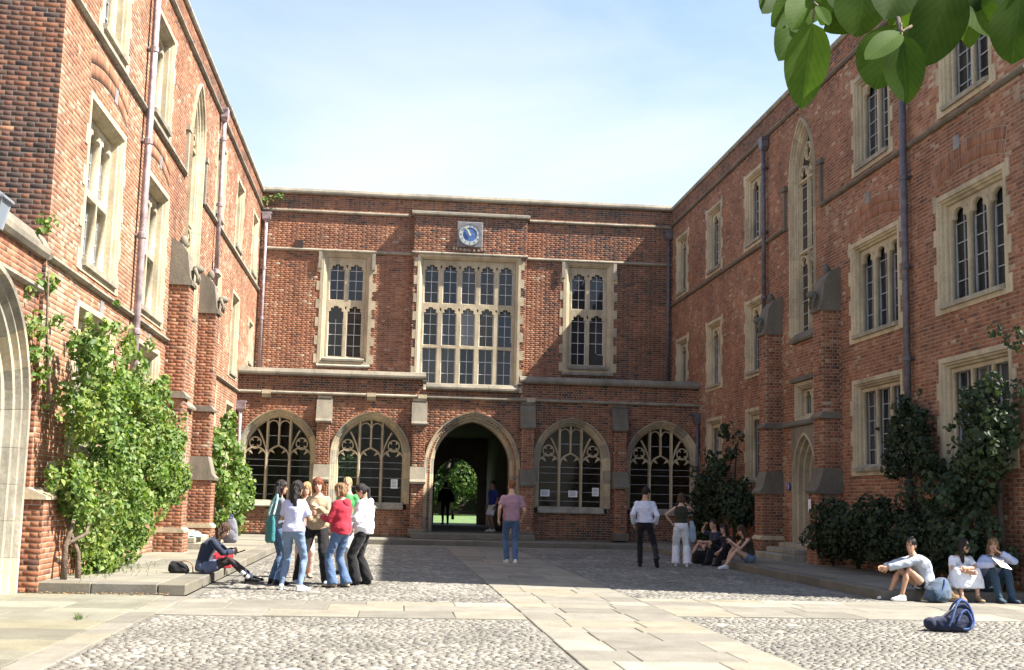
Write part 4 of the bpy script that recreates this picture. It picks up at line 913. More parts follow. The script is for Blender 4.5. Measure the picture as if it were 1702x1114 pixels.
leaf_mat('dark_leaf', [(0, (0.008, 0.017, 0.008)), (0.5, (0.017, 0.034, 0.013)), (1.0, (0.05, 0.072, 0.025))], 0.18, 0.6)
leaf_mat('tree_leaf', [(0, (0.02, 0.045, 0.014)), (0.5, (0.05, 0.092, 0.026)), (1.0, (0.13, 0.17, 0.05))])
simple('bark', (0.13, 0.095, 0.065), 0.9, 0.5, 14, 0.9, 30); simple('bark_dark', (0.06, 0.045, 0.035), 0.9, 0.3, 8)
def leaves(P, N, size, col, droop=0.5, spread=0.75):
    """folded leaf blades at P, facing N more or less"""
    n = len(P); N = N+rng.normal(0, spread, (n, 3)); N /= np.linalg.norm(N, axis=1)[:, None]
    D = rng.normal(0, 0.7, (n, 3))+np.array([0, 0, -droop]); D -= N*(D*N).sum(1)[:, None]; D /= np.linalg.norm(D, axis=1)[:, None]+1e-9
    S = np.cross(N, D); L = size*rng.uniform(0.45, 1.45, n); w = L*rng.uniform(0.34, 0.46, n)
    b = P-D*L[:, None]*0.5; t = P+D*L[:, None]*0.5-N*(L*0.12)[:, None]; md = P-D*(L*0.12)[:, None]
    l = md+S*w[:, None]+N*(L*0.13)[:, None]; r = md-S*w[:, None]+N*(L*0.13)[:, None]
    l2 = P+D*(L*0.22)[:, None]+S*(w*0.72)[:, None]+N*(L*0.07)[:, None]; r2 = P+D*(L*0.22)[:, None]-S*(w*0.72)[:, None]+N*(L*0.07)[:, None]
    V = np.stack([b, l, l2, t, r2, r], 1).reshape(-1, 3); F = (np.arange(n)[:, None, None]*6+np.array([(0, 3, 2, 1), (0, 5, 4, 3)])[None]).reshape(-1, 4)
    return V, F, np.repeat(col, 2)
def clumps(centers, radii, per, out, flat=(1, 1, 1)):
    """leaf positions on and in ellipsoidal clumps, normals outward blended with a given direction"""
    PP = []; NN = []
    for c, r in zip(centers, radii):
        k = max(6, int(per*r*r/0.0625)); d = rng.normal(0, 1, (k, 3)); d /= np.linalg.norm(d, axis=1)[:, None]
        rr = r*rng.uniform(0.45, 1.0, k)**0.5; PP.append(np.array(c)+d*rr[:, None]*np.array(flat)); NN.append(d*0.8+np.array(out))
    return np.concatenate(PP), np.concatenate(NN)
def creeper(label, loc, cents, rads, out, per, size, mat, stems, group=None, name='creeper', flat=(0.75, 1, 1), tone=None):
    for c in random.sample(list(zip(cents, rads)), len(cents)//4):      # stray shoots beyond the mass
        cents = cents+[(c[0][0]+random.gauss(0, 0.12), max(c[0][1]+random.gauss(0, 0.28), 17.3 if c[0][0] < 0 else 18.6), c[0][2]+random.uniform(-0.1, 0.28))]; rads = rads+[random.uniform(0.05, 0.10)]
    o = thing(name, loc, label, 'creeper', group); P, N = clumps(cents, rads, per, out, flat)
    col = np.clip(rng.normal(0.5, 0.22, len(P)), 0, 1)
    if tone is not None: col = np.clip(col+tone(P), 0, 1)
    V, F, c = leaves(P, N, size, col); link('foliage', mesh_np('foliage', V-np.array(loc), F, mat, False, c), o, kind='stuff')
    for pts, r in stems: MB().tube([Vector(p)-Vector(loc) for p in pts], r, 7).build('stem', 'bark' if mat == 'ivy_leaf' else 'bark_dark', o, smooth=True)
    return o
def interp(x, xs, ys): return np.interp(x, xs, ys)
def wall_cents(n, y0, y1, top, bot, x, thick, sgn, rmin=0.14, rmax=0.30):
    C_ = []; r_ = []
    while len(C_) < n:
        y = random.uniform(y0, y1); zt, zb = top(y), bot(y); z = random.uniform(zb, zt)
        if zt-zb < 0.1: continue
        if mnoise.noise(Vector((y*0.9, z*0.9, x))) < -0.12: continue
        f = (z-zb)/(zt-zb); t = thick*(0.35+0.65*math.sin(math.pi*min(1, 0.25+0.6*(1-f))))*random.uniform(0.3, 1.0)
        r = random.uniform(rmin, rmax); C_.append((x+sgn*t, y, z)); r_.append(r)
    return C_, r_
def wob(y, k): return 0.22*math.sin(y*2.3+k)+0.14*math.sin(y*5.1+2*k)
# big sunlit creeper at the left wing
topL = lambda y: float(interp(y, [17.5, 18.0, 19.3, 21.0, 22.0, 22.7, 23.5, 24.6, 25.6], [3.9, 3.8, 3.55, 3.2, 3.7, 3.5, 2.9, 2.45, 1.6]))+wob(y, 1)*0.7
botL = lambda y: float(interp(y, [17.5, 18.6, 19.2, 21.2, 22.0, 23.2, 24.6, 25.6], [1.5, 1.0, 0.25, 0.2, 0.3, 0.6, 1.1, 1.4]))+wob(y, 3)*0.25
C1, r1 = wall_cents(310, 17.5, 25.6, topL, botL, XL+0.05, 0.85, 1, 0.10, 0.28)
for k in range(60):
    y = random.uniform(17.6, 25.7); C1.append((XL+random.uniform(0.1, 0.9), y, topL(y)+random.uniform(-0.1, 0.25))); r1.append(random.uniform(0.06, 0.13))
for k in range(22): C1.append((XL+random.uniform(0.0, 0.12), random.uniform(16.9, 17.9), random.uniform(2.4, 4.5))); r1.append(random.uniform(0.07, 0.13))
creeper('large leafy sunlit green creeper covering the base of the left wing', (XL+0.3, 20.5, 0), C1, r1, (0.75, -0.25, 0.35), 82, 0.086, 'ivy_leaf',
        [([(XL+0.42, 18.1, TZ), (XL+0.40, 18.15, 0.6), (XL+0.46, 18.3, 1.0), (XL+0.34, 18.7, 1.6)], [0.05, 0.042, 0.035, 0.025]), ([(XL+0.55, 18.4, TZ), (XL+0.50, 18.5, 0.5), (XL+0.35, 18.3, 0.95), (XL+0.45, 18.9, 1.7)], [0.045, 0.035, 0.03, 0.02]),
         ([(XL+0.40, 18.15, 0.62), (XL+0.60, 18.5, 0.78), (XL+0.5, 19.0, 1.2)], [0.03, 0.028, 0.02]), ([(XL+0.45, 19.6, TZ), (XL+0.3, 20.3, 0.9), (XL+0.2, 21.2, 2.4)], [0.05, 0.04, 0.025]), ([(XL+0.12, 17.3, 4.4), (XL+0.1, 17.5, 3.6), (XL+0.15, 17.7, 2.6)], [0.012, 0.02, 0.025])],
        tone=lambda P: 0.16*np.sin(P[:, 1]*1.7)*np.sin(P[:, 2]*2.1)+0.13)
topM = lambda y: float(interp(y, [32.5, 33.5, 35, 37, 38.5, 39.6], [2.9, 3.5, 3.3, 2.6, 2.1, 1.5]))+wob(y, 4)*0.5
C1, r1 = wall_cents(95, 32.4, 39.5, topM, lambda y: 0.35, XL+0.05, 0.75, 1, 0.18, 0.32)
creeper('smaller green creeper beside the cloister at the far end of the left wing', (XL+0.3, 36, 0), C1, r1, (0.75, -0.3, 0.35), 26, 0.15, 'ivy_leaf', [([(XL+0.2, 35, TZ), (XL+0.2, 35.3, 1.5), (XL+0.15, 35.2, 2.8)], [0.05, 0.04, 0.02])])
# shaded creepers on the right wing
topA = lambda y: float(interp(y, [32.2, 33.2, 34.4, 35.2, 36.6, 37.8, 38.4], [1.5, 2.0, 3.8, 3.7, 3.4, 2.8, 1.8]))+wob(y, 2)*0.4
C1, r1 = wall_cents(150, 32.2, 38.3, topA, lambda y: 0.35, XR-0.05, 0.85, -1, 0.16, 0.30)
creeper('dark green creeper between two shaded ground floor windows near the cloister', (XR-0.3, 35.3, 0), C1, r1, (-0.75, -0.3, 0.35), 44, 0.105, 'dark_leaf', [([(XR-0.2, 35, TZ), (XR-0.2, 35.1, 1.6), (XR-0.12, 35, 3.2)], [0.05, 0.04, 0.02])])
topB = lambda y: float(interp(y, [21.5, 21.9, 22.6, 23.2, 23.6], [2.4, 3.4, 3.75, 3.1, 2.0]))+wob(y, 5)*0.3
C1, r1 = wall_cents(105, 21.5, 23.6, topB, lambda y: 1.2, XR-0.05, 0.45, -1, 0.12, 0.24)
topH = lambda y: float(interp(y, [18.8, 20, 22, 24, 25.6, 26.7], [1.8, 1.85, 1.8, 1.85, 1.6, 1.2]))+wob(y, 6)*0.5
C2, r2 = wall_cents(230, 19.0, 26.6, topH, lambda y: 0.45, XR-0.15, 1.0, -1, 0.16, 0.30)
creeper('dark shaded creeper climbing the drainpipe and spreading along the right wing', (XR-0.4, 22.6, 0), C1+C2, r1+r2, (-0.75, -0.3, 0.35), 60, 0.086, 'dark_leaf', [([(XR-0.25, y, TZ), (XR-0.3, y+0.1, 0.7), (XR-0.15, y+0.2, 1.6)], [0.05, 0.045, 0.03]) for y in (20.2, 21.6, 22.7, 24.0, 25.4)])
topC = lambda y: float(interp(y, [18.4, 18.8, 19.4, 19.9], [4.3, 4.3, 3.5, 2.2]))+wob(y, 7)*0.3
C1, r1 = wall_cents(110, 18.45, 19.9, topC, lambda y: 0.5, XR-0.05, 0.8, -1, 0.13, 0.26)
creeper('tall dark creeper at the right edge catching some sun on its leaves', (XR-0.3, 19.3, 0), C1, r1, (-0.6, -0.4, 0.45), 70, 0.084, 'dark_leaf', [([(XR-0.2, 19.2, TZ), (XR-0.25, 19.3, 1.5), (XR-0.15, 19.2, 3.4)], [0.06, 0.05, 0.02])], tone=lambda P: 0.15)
# weeds tucked in the parapet corner and at the wall foot
for lab, loc, k, r in (('tuft of weeds growing in the parapet corner above the left drainpipe', (XL+0.25, YD-0.15, 11.85), 5, 0.20), ('straggling weeds on the coping of the screen wall', (XL+0.02, 17.1, 4.95), 5, 0.12)):
    o = thing('weed_tuft', loc, lab, 'plant'); C1 = [(random.gauss(0, r), random.gauss(0, r*0.6), abs(random.gauss(0.05, r*0.6))) for _ in range(k)]
    P_, N_ = clumps(C1, [r*0.8]*k, 36, (0.2, -0.5, 0.6)); V, F, c = leaves(P_, N_, 0.08, np.clip(rng.normal(0.6, 0.2, len(P_)), 0, 1)); link('foliage', mesh_np('foliage', V, F, 'ivy_leaf', False, c), o, kind='stuff')
for lab, loc in (('small grass tuft in a joint of the left paving', (-3.28, 14.0, 0.012)), ('grass growing along the terrace foot under the left creeper', (-4.3, 20.6, TZ))):
    o = thing('grass_tuft', loc, lab, 'grass'); m = MB(); spread = 0.05 if 'small' in lab else 0.5; nb = 34 if 'small' in lab else 260
    for k in range(nb):
        x, y = random.gauss(0, spread*0.5), random.gauss(0, spread*(1 if 'small' in lab else 2.2)); h = random.uniform(0.03, 0.09); a = random.uniform(0, 6.28); dx, dy = 0.006*math.cos(a), 0.006*math.sin(a); lx, ly = random.gauss(0, 0.03), random.gauss(0, 0.03)
        m.add([(x-dx, y-dy, 0), (x+dx, y+dy, 0), (x+lx, y+ly, h)], [(0, 1, 2)])
    me = m.mesh('blades', 'tree_leaf'); at = me.attributes.new('bc', 'FLOAT', 'FACE'); at.data.foreach_set('value', rng.uniform(0.4, 1, len(me.polygons)).astype(np.float32)); link('blades', me, o, kind='stuff')
# garden trees beyond the passage
def tree(label, x, y, trunk, crown, rad, n, size):
    o = thing('garden_tree', (x, y, 0.3), label, 'tree'); MB().tube([(0, 0, 0), (0.1, 0, trunk*0.5), (0.0, 0.1, trunk), (0.2, 0, trunk+2.5)], [0.42, 0.34, 0.30, 0.15], 9).build('trunk', 'bark_dark', o, smooth=True)
    for q in (-1, 1): MB().tube([(0, 0, trunk), (q*1.3, 0.2, trunk+1.2), (q*2.6, 0, trunk+2.2)], [0.2, 0.14, 0.06], 7).build('limb', 'bark_dark', o, smooth=True)
    C1 = []; r1 = []
    for _ in range(70):
        d = Vector((random.gauss(0, 1), random.gauss(0, 1), random.gauss(0, 1))).normalized(); q = random.uniform(0.5, 1)
        C1.append((d.x*rad[0]*q, d.y*rad[1]*q, crown+d.z*rad[2]*q)); r1.append(random.uniform(0.7, 1.2))
    P_, N_ = clumps(C1, r1, n, (0, -0.4, 0.3)); V, F, c = leaves(P_, N_, size, np.clip(rng.normal(0.55, 0.22, len(P_)), 0, 1)); link('crown', mesh_np('crown', V, F, 'tree_leaf', False, c), o, kind='stuff')
tree('leafy garden tree with dark trunk framed by the archway', 3.8, 82, 2.4, 4.4, (6.0, 2.5, 3.4), 34, 0.21)
tree('leafy garden tree glimpsed through the left cloister window', -3.6, 84, 2.2, 4.2, (4.5, 2.5, 3.3), 22, 0.21)
tree('leafy garden tree behind the right half of the hall', 12.0, 86, 2.6, 4.6, (5, 2.5, 3.4), 6, 0.36)
hd_ = thing('garden_hedge', (3, 90, 0.3), 'tall green hedge across the lawn behind the garden trees', 'hedge'); C1 = [(random.uniform(-16, 18), random.uniform(-0.8, 0.8), random.uniform(0.9, 7.2)) for _ in range(520)]
P_, N_ = clumps(C1, [random.uniform(0.6, 0.95) for _ in C1], 8, (0.2, -0.6, 0.4)); V, F, c = leaves(P_, N_, 0.26, np.clip(rng.normal(0.55, 0.22, len(P_)), 0, 1)); link('foliage', mesh_np('foliage', V, F, 'tree_leaf', False, c), hd_, kind='stuff')
MB().box(-16, 18, -0.3, 0.3, 0, 6.6).build('hedge_core', 'bark_dark', hd_)
# ---------------------------------------------------------------- branch hanging into the top right corner
def big_leaf_mat():
    m, n, l, b = nt('broad_leaf'); uv = n.new('ShaderNodeUVMap'); sp = n.new('ShaderNodeSeparateXYZ'); l.new(uv.outputs[0], sp.inputs[0])
    ab = n.new('ShaderNodeMath'); ab.operation = 'ABSOLUTE'; l.new(sp.outputs['X'], ab.inputs[0])
    wv = n.new('ShaderNodeMath'); wv.operation = 'MULTIPLY_ADD'; l.new(ab.outputs[0], wv.inputs[0]); wv.inputs[1].default_value = -0.55; l.new(sp.outputs['Y'], wv.inputs[2])
    sn = n.new('ShaderNodeMath'); sn.operation = 'PINGPONG'; l.new(wv.outputs[0], sn.inputs[0]); sn.inputs[1].default_value = 0.07
    r = ramp(n, [(0.0, (0.075, 0.135, 0.028)), (0.005, (0.058, 0.110, 0.019)), (0.08, (0.052, 0.100, 0.016))]); l.new(sn.outputs[0], r.inputs['Fac'])
    md = ramp(n, [(0.0, (1, 1, 1)), (0.035, (0, 0, 0))]); l.new(ab.outputs[0], md.inputs['Fac'])
    t = noise(n, l, 30, 4, kind='obj'); r2 = ramp(n, [(0.3, (0.75, 0.78, 0.7)), (0.7, (1.15, 1.1, 1.1))]); l.new(t.outputs['Fac'], r2.inputs['Fac'])
    c = mixc(n, l, 1.0, r.outputs['Color'], r2.outputs['Color'], 'MULTIPLY'); c = mixc(n, l, md.outputs['Color'], c, (0.075, 0.135, 0.03))
    oi = n.new('ShaderNodeObjectInfo'); rr = ramp(n, [(0, (0.62, 0.66, 0.6)), (1, (1.15, 1.15, 1.1))]); l.new(oi.outputs['Random'], rr.inputs['Fac']); c = mixc(n, l, 1.0, c, rr.outputs['Color'], 'MULTIPLY')
    l.new(c, b.inputs['Base Color']); b.inputs['Roughness'].default_value = 0.6; b.inputs['Specular IOR Level'].default_value = 0.12; bump(n, l, sn.outputs[0], 0.08, 0.01, b)
    tr = n.new('ShaderNodeBsdfTranslucent'); l.new(mixc(n, l, 1.0, c, (1.3, 1.3, 0.6), 'MULTIPLY'), tr.inputs['Color']); mx = n.new('ShaderNodeMixShader'); mx.inputs[0].default_value = 0.58
    l.new(b.outputs[0], mx.inputs[1]); l.new(tr.outputs[0], mx.inputs[2]); l.new(mx.outputs[0], n['Material Output'].inputs['Surface'])
big_leaf_mat()
LV = [
    ((0.499, 1.4, 1.993), (0.482, 1.393, 1.879), 0.055), ((0.512, 1.432, 2.04), (0.476, 1.41, 1.987), 0.049), ((0.518, 1.476, 2.067), (0.465, 1.461, 2.009), 0.046),
    ((0.49, 1.527, 2.1), (0.469, 1.501, 2.045), 0.038), ((0.509, 1.408, 2.018), (0.508, 1.369, 1.977), 0.018), ((0.592, 1.46, 2.038), (0.529, 1.443, 2.001), 0.038),
    ((0.574, 1.324, 1.965), (0.542, 1.314, 1.88), 0.07), ((0.562, 1.284, 1.934), (0.557, 1.262, 1.846), 0.046), ((0.625, 1.284, 2.003), (0.586, 1.287, 1.9), 0.064),
    ((0.569, 1.402, 2.058), (0.551, 1.389, 1.972), 0.068), ((0.59, 1.342, 2.041), (0.56, 1.327, 1.971), 0.069), ((0.656, 1.324, 2.015), (0.675, 1.286, 1.94), 0.047),
    ((0.669, 1.219, 1.963), (0.65, 1.205, 1.878), 0.056), ((0.725, 1.341, 2.057), (0.681, 1.339, 1.981), 0.059), ((0.629, 1.353, 2.056), (0.629, 1.333, 1.97), 0.067),
    ((0.716, 1.244, 1.985), (0.69, 1.232, 1.907), 0.055), ((0.543, 1.239, 1.921), (0.493, 1.22, 1.88), 0.028), ((0.551, 1.434, 2.08), (0.535, 1.412, 2.015), 0.048),
    ((0.684, 1.319, 2.045), (0.651, 1.307, 1.976), 0.051), ((0.712, 1.263, 2.028), (0.664, 1.257, 1.965), 0.054)]
for _k in range(26):     # a second layer of leaves along the shoot, reaching out of the picture
    _t = random.uniform(0.0, 1.0); _b = Vector((0.54+0.36*_t, 1.50-0.16*_t+random.uniform(-0.06, 0.08), 2.085+0.02*_t+random.uniform(-0.015, 0.05))); LV.append((tuple(_b), tuple(_b+Vector((random.uniform(-0.05, 0.05), random.uniform(-0.04, 0.02), -random.uniform(0.055, 0.09)))), random.uniform(0.034, 0.055)))
BR = Vector((1.05, 1.47, 2.3))
br = thing('leafy_branch', BR, 'leafy branch with broad oval green leaves hanging into the top right corner', 'branch')
def rel(p): return Vector(p)-BR
main = [(1.9, 1.7, 3.1), (1.4, 1.55, 2.65), (1.028, 1.463, 2.297), (0.782, 1.40, 2.10), (0.662, 1.39, 2.06), (0.597, 1.40, 2.045), (0.577, 1.421, 2.046), (0.514, 1.439, 2.052), (0.481, 1.536, 2.112)]
MB().tube([rel(p) for p in main], [0.02, 0.016, 0.012, 0.008, 0.006, 0.005, 0.004, 0.003, 0.002], 7).build('stem', 'bark', br, smooth=True)
MB().tube([rel(p) for p in ((0.60, 1.40, 2.045), (0.57, 1.307, 1.954), (0.561, 1.288, 1.927))], [0.004, 0.003, 0.0025], 6).build('twig', 'bark_dark', br, smooth=True)
for e in ((0.549, 1.283, 1.917), (0.566, 1.279, 1.916)): MB().tube([rel(p) for p in ((0.561, 1.288, 1.928), e)], [0.0025, 0.0015], 5).build('twig', 'bark_dark', br, smooth=True)
for b_, t_, w_ in LV:
    b_, t_ = rel(b_), rel(t_); d = t_-b_; L = d.length; d.normalize(); vw = (CAMP-BR-b_).normalized(); vw = (vw+Vector((random.gauss(0, 0.25), random.gauss(0, 0.2), random.gauss(0.0, 0.3)))).normalized()
    n_v = (vw-d*vw.dot(d)).normalized(); s_v = d.cross(n_v); NU, NV = 8, 12; V = []; UV = []
    cup = random.uniform(0.05, 0.3); bend = random.uniform(-0.25, 0.05); wv = random.uniform(0, 6)
    for j in range(NV+1):
        v = j/NV; wd = w_/2*(math.sin(math.pi*v**0.9)**0.62 if 0 < v < 1 else 0.0)
        for i in range(NU+1):
            u = -1+2*i/NU; h = cup*abs(u)*wd+bend*L*(v-0.5)**2+0.03*wd*math.sin(6*v+wv)*abs(u)*2
            V.append(d*(L*v)+s_v*(u*wd)+n_v*h); UV.append((u*wd/(w_/2+1e-6), v))
    me = bpy.data.meshes.new('leaf'); Fq = [(j*(NU+1)+i, j*(NU+1)+i+1, (j+1)*(NU+1)+i+1, (j+1)*(NU+1)+i) for j in range(NV) for i in range(NU)]
    me.from_pydata([tuple(q) for q in V], [], Fq); uvl = me.uv_layers.new(name='UVMap'); li = np.zeros(len(me.loops), dtype=np.int32); me.loops.foreach_get('vertex_index', li); uvl.data.foreach_set('uv', np.array(UV, dtype=np.float32)[li].ravel())
    me.polygons.foreach_set('use_smooth', np.ones(len(me.polygons), dtype=bool)); me.materials.append(MATS['broad_leaf']); lo = link('leaf', me, br, b_)
    pd = -d*0.02+n_v*-0.004; MB().tube([(0, 0, 0), tuple(pd)], [0.0012, 0.0016], 5).build('leaf_stalk', 'bark', lo)
# ---------------------------------------------------------------- people
def skin_mat(name, col):
    m, n, l, b = nt(name); t = noise(n, l, 14, 4, kind='obj'); r = ramp(n, [(0.3, tuple(c*0.88 for c in col)), (0.7, tuple(min(1, c*1.08) for c in col))]); l.new(t.outputs['Fac'], r.inputs['Fac']); l.new(r.outputs['Color'], b.inputs['Base Color'])
    b.inputs['Roughness'].default_value = 0.55; b.inputs['Subsurface Weight'].default_value = 0.08; b.inputs['Subsurface Radius'].default_value = (0.02, 0.008, 0.005); return name
def cloth_mat(name, col, rough=0.85, fine=160):
    m, n, l, b = nt(name); t = noise(n, l, 5, 5, kind='obj'); r = ramp(n, [(0.3, tuple(c*0.80 for c in col)), (0.7, tuple(min(0.85, c*1.12) for c in col))]); l.new(t.outputs['Fac'], r.inputs['Fac']); l.new(r.outputs['Color'], b.inputs['Base Color'])
    b.inputs['Roughness'].default_value = rough; b.inputs['Specular IOR Level'].default_value = 0.2; b.inputs['Sheen Weight'].default_value = 0.15
    t2 = noise(n, l, 9, 4, 0.6, kind='obj', mapscale=(1, 1, 2.2)); bump(n, l, t2.outputs['Fac'], 0.6, 0.03, b); return name
def hair_mat(name, col):
    m, n, l, b = nt(name); t = noise(n, l, 60, 4, 0.6, kind='obj', mapscale=(1, 1, 0.06)); r = ramp(n, [(0.3, tuple(c*0.55 for c in col)), (0.7, tuple(min(1, c*1.5) for c in col))]); l.new(t.outputs['Fac'], r.inputs['Fac']); l.new(r.outputs['Color'], b.inputs['Base Color'])
    b.inputs['Roughness'].default_value = 0.5; b.inputs['Specular IOR Level'].default_value = 0.3; bump(n, l, t.outputs['Fac'], 0.9, 0.03, b); return name
for nm, c in (('skin_fair', (0.56, 0.33, 0.235)), ('skin_tan', (0.46, 0.26, 0.165)), ('skin_brown', (0.30, 0.165, 0.105)), ('skin_dark', (0.14, 0.075, 0.05)), ('lips', (0.42, 0.14, 0.12)), ('eye_dark', (0.03, 0.022, 0.02))): skin_mat(nm, c)
for nm, c in (('hair_black', (0.016, 0.012, 0.012)), ('hair_brown', (0.065, 0.035, 0.02)), ('hair_auburn', (0.17, 0.055, 0.025)), ('hair_blond', (0.38, 0.25, 0.12)), ('hair_light', (0.20, 0.12, 0.06)), ('hair_ginger', (0.20, 0.075, 0.03))): hair_mat(nm, c)
for nm, c in (('c_grey', (0.16, 0.16, 0.19)), ('c_lavender', (0.46, 0.47, 0.66)), ('c_denim', (0.075, 0.125, 0.225)), ('c_denim_light', (0.15, 0.215, 0.33)), ('c_denim_dark', (0.035, 0.065, 0.10)), ('c_black', (0.013, 0.012, 0.014)), ('c_tan', (0.40, 0.30, 0.19)), ('c_orange', (0.55, 0.16, 0.06)), ('c_red', (0.36, 0.022, 0.04)), ('c_green', (0.09, 0.36, 0.12)), ('c_white', (0.72, 0.72, 0.76)), ('c_pinkpale', (0.58, 0.36, 0.30)), ('c_mauve', (0.36, 0.205, 0.245)), ('c_shirt', (0.60, 0.61, 0.72)), ('c_olive', (0.035, 0.035, 0.022)), ('c_navy', (0.018, 0.024, 0.05)), ('c_blue', (0.025, 0.04, 0.22)), ('c_sweat', (0.36, 0.39, 0.45)), ('c_paleblue', (0.42, 0.48, 0.68)), ('c_teal', (0.035, 0.17, 0.185)), ('c_shoewhite', (0.68, 0.68, 0.68)), ('c_strap', (0.05, 0.09, 0.24)), ('c_pack', (0.07, 0.10, 0.145)), ('c_bagtan', (0.25, 0.16, 0.09)), ('c_skirt', (0.09, 0.11, 0.19)), ('c_tights', (0.035, 0.026, 0.026)), ('c_trgrey', (0.42, 0.43, 0.45)), ('c_sky', (0.30, 0.38, 0.46)), ('c_aqua', (0.30, 0.55, 0.55))): cloth_mat(nm, c)
def remesh(m, vox, smooth=4, wrinkle=0.0, seed=0, name='m', mat='c_black', groove=0.0):
    me = m.mesh(name, mat); o = bpy.data.objects.new('tmp', me)
    r = o.modifiers.new('r', 'REMESH'); r.mode = 'VOXEL'; r.voxel_size = vox; r.use_smooth_shade = True
    if smooth: s = o.modifiers.new('s', 'SMOOTH'); s.factor = 0.5; s.iterations = smooth
    new = evaluated(o); bpy.data.meshes.remove(me)
    new.name = name; new.materials.clear(); new.materials.append(MATS[mat]); n = len(new.vertices); co = np.zeros(n*3, dtype=np.float32); new.vertices.foreach_get('co', co); co = co.reshape(-1, 3)
    if wrinkle:
        nr = np.zeros(n*3, dtype=np.float32); new.vertices.foreach_get('normal', nr); nr = nr.reshape(-1, 3); p = co.astype(np.float64); ph = seed*1.7
        w = np.sin(p[:, 2]*46+6*np.sin(p[:, 0]*9+ph)+5*np.sin(p[:, 1]*8+ph*2))*0.5+np.sin(p[:, 2]*21+p[:, 0]*30+4*np.sin(p[:, 1]*11+ph))*0.5+0.6*np.sin(p[:, 0]*38+p[:, 1]*33+ph*3)*np.sin(p[:, 2]*9+ph)
        if groove: w = np.sin(p[:, 0]*150+5*np.sin(p[:, 2]*9+ph)+p[:, 1]*60)+np.sin(p[:, 1]*170+4*np.sin(p[:, 2]*7+ph)-p[:, 0]*50)+0.8*np.sin(p[:, 2]*14+p[:, 0]*20+ph)
        co = co+nr*(w*wrinkle)[:, None].astype(np.float32); new.vertices.foreach_set('co', co.ravel().astype(np.float32))
    new.polygons.foreach_set('use_smooth', np.ones(len(new.polygons), dtype=bool)); new.update(); return new
def merge(name, items):
    """several meshes into one mesh with material slots"""
    V = []; F = []; MI = []; mats = []
    for me in items:
        mt = me.materials[0]
        if mt not in mats: mats.append(mt)
        o = len(V); V += [tuple(v.co) for v in me.vertices]; F += [tuple(i+o for i in p.vertices) for p in me.polygons]; MI += [mats.index(mt)]*len(me.polygons)
    out = bpy.data.meshes.new(name); out.from_pydata(V, [], F)
    for mt in mats: out.materials.append(mt)
    out.polygons.foreach_set('material_index', np.array(MI, dtype=np.int32)); out.polygons.foreach_set('use_smooth', np.ones(len(F), dtype=bool)); out.update(); return out
def ik(a, c, l1, l2, pole):
    a, c, pole = Vector(a), Vector(c), Vector(pole); d = c-a; L = d.length; mx = (l1+l2)*0.998
    if L > mx: d = d*(mx/L); L = mx; c = a+d
    L = max(L, abs(l1-l2)+0.02); e = d.normalized(); x = (l1*l1-l2*l2+L*L)/(2*L); h = math.sqrt(max(0, l1*l1-x*x)); p = (pole-e*pole.dot(e)).normalized(); return a+e*x+p*h, c
def limb(m, pts, n=10, flat=False):
    """pts = [(vec, radius)] smoothed tube with rounded ends"""
    P = [Vector(p) for p, r in pts]; rd = [r for p, r in pts]
    a, b = P[0]+(P[0]-P[1]).normalized()*rd[0]*0.6, P[-1]+(P[-1]-P[-2]).normalized()*rd[-1]*0.5
    if flat: m.tube([a]+P, [rd[0]*0.5]+rd, n)
    else: m.tube([a]+P+[b], [rd[0]*0.5]+rd+[rd[-1]*0.55], n)
def ering(c, rx, ry, w, d, n=14, sq=0.85):
    out = []
    for k in range(n):
        a = 2*math.pi*k/n; x, y = math.cos(a), math.sin(a); out.append(c+rx*(w*math.copysign(abs(x)**sq, x))+ry*(d*math.copysign(abs(y)**sq, y)))
    return out
def hand(m, W_, d, pn, k, side, curl=0.5):
    """palm, four fingers of different length and a thumb"""
    d = Vector(d).normalized(); pn = Vector(pn); pn = (pn-d*pn.dot(d)).normalized(); s = d.cross(pn)*side
    W_ = Vector(W_)
    m.loft([ering(W_+d*(t*k), s, pn, w*k, h*k, 8, 0.8) for t, w, h in ((-0.015, 0.024, 0.018), (0.02, 0.034, 0.017), (0.06, 0.041, 0.015), (0.088, 0.039, 0.012))])
    for i, (off, L) in enumerate(((0.030, 0.066), (0.010, 0.076), (-0.010, 0.072), (-0.029, 0.056))):
        b = W_+d*(0.080*k)+s*(off*k); a1 = curl*0.7; d1 = d*math.cos(a1)-pn*math.sin(a1)*-1; d2 = d*math.cos(a1+curl)+pn*math.sin(a1+curl)
        p1 = b+d1*(L*0.52*k); p2 = p1+d2*(L*0.48*k); m.tube([b, p1, p2], [0.0095*k, 0.0088*k, 0.0065*k], 6)
    b = W_+d*(0.022*k)+s*(0.030*k); p1 = b+(d*0.6+s*0.75+pn*0.3).normalized()*(0.042*k); p2 = p1+(d*0.95+s*0.15+pn*0.3).normalized()*(0.034*k); m.tube([b, p1, p2], [0.0125*k, 0.0105*k, 0.0075*k], 6)
PERS = []
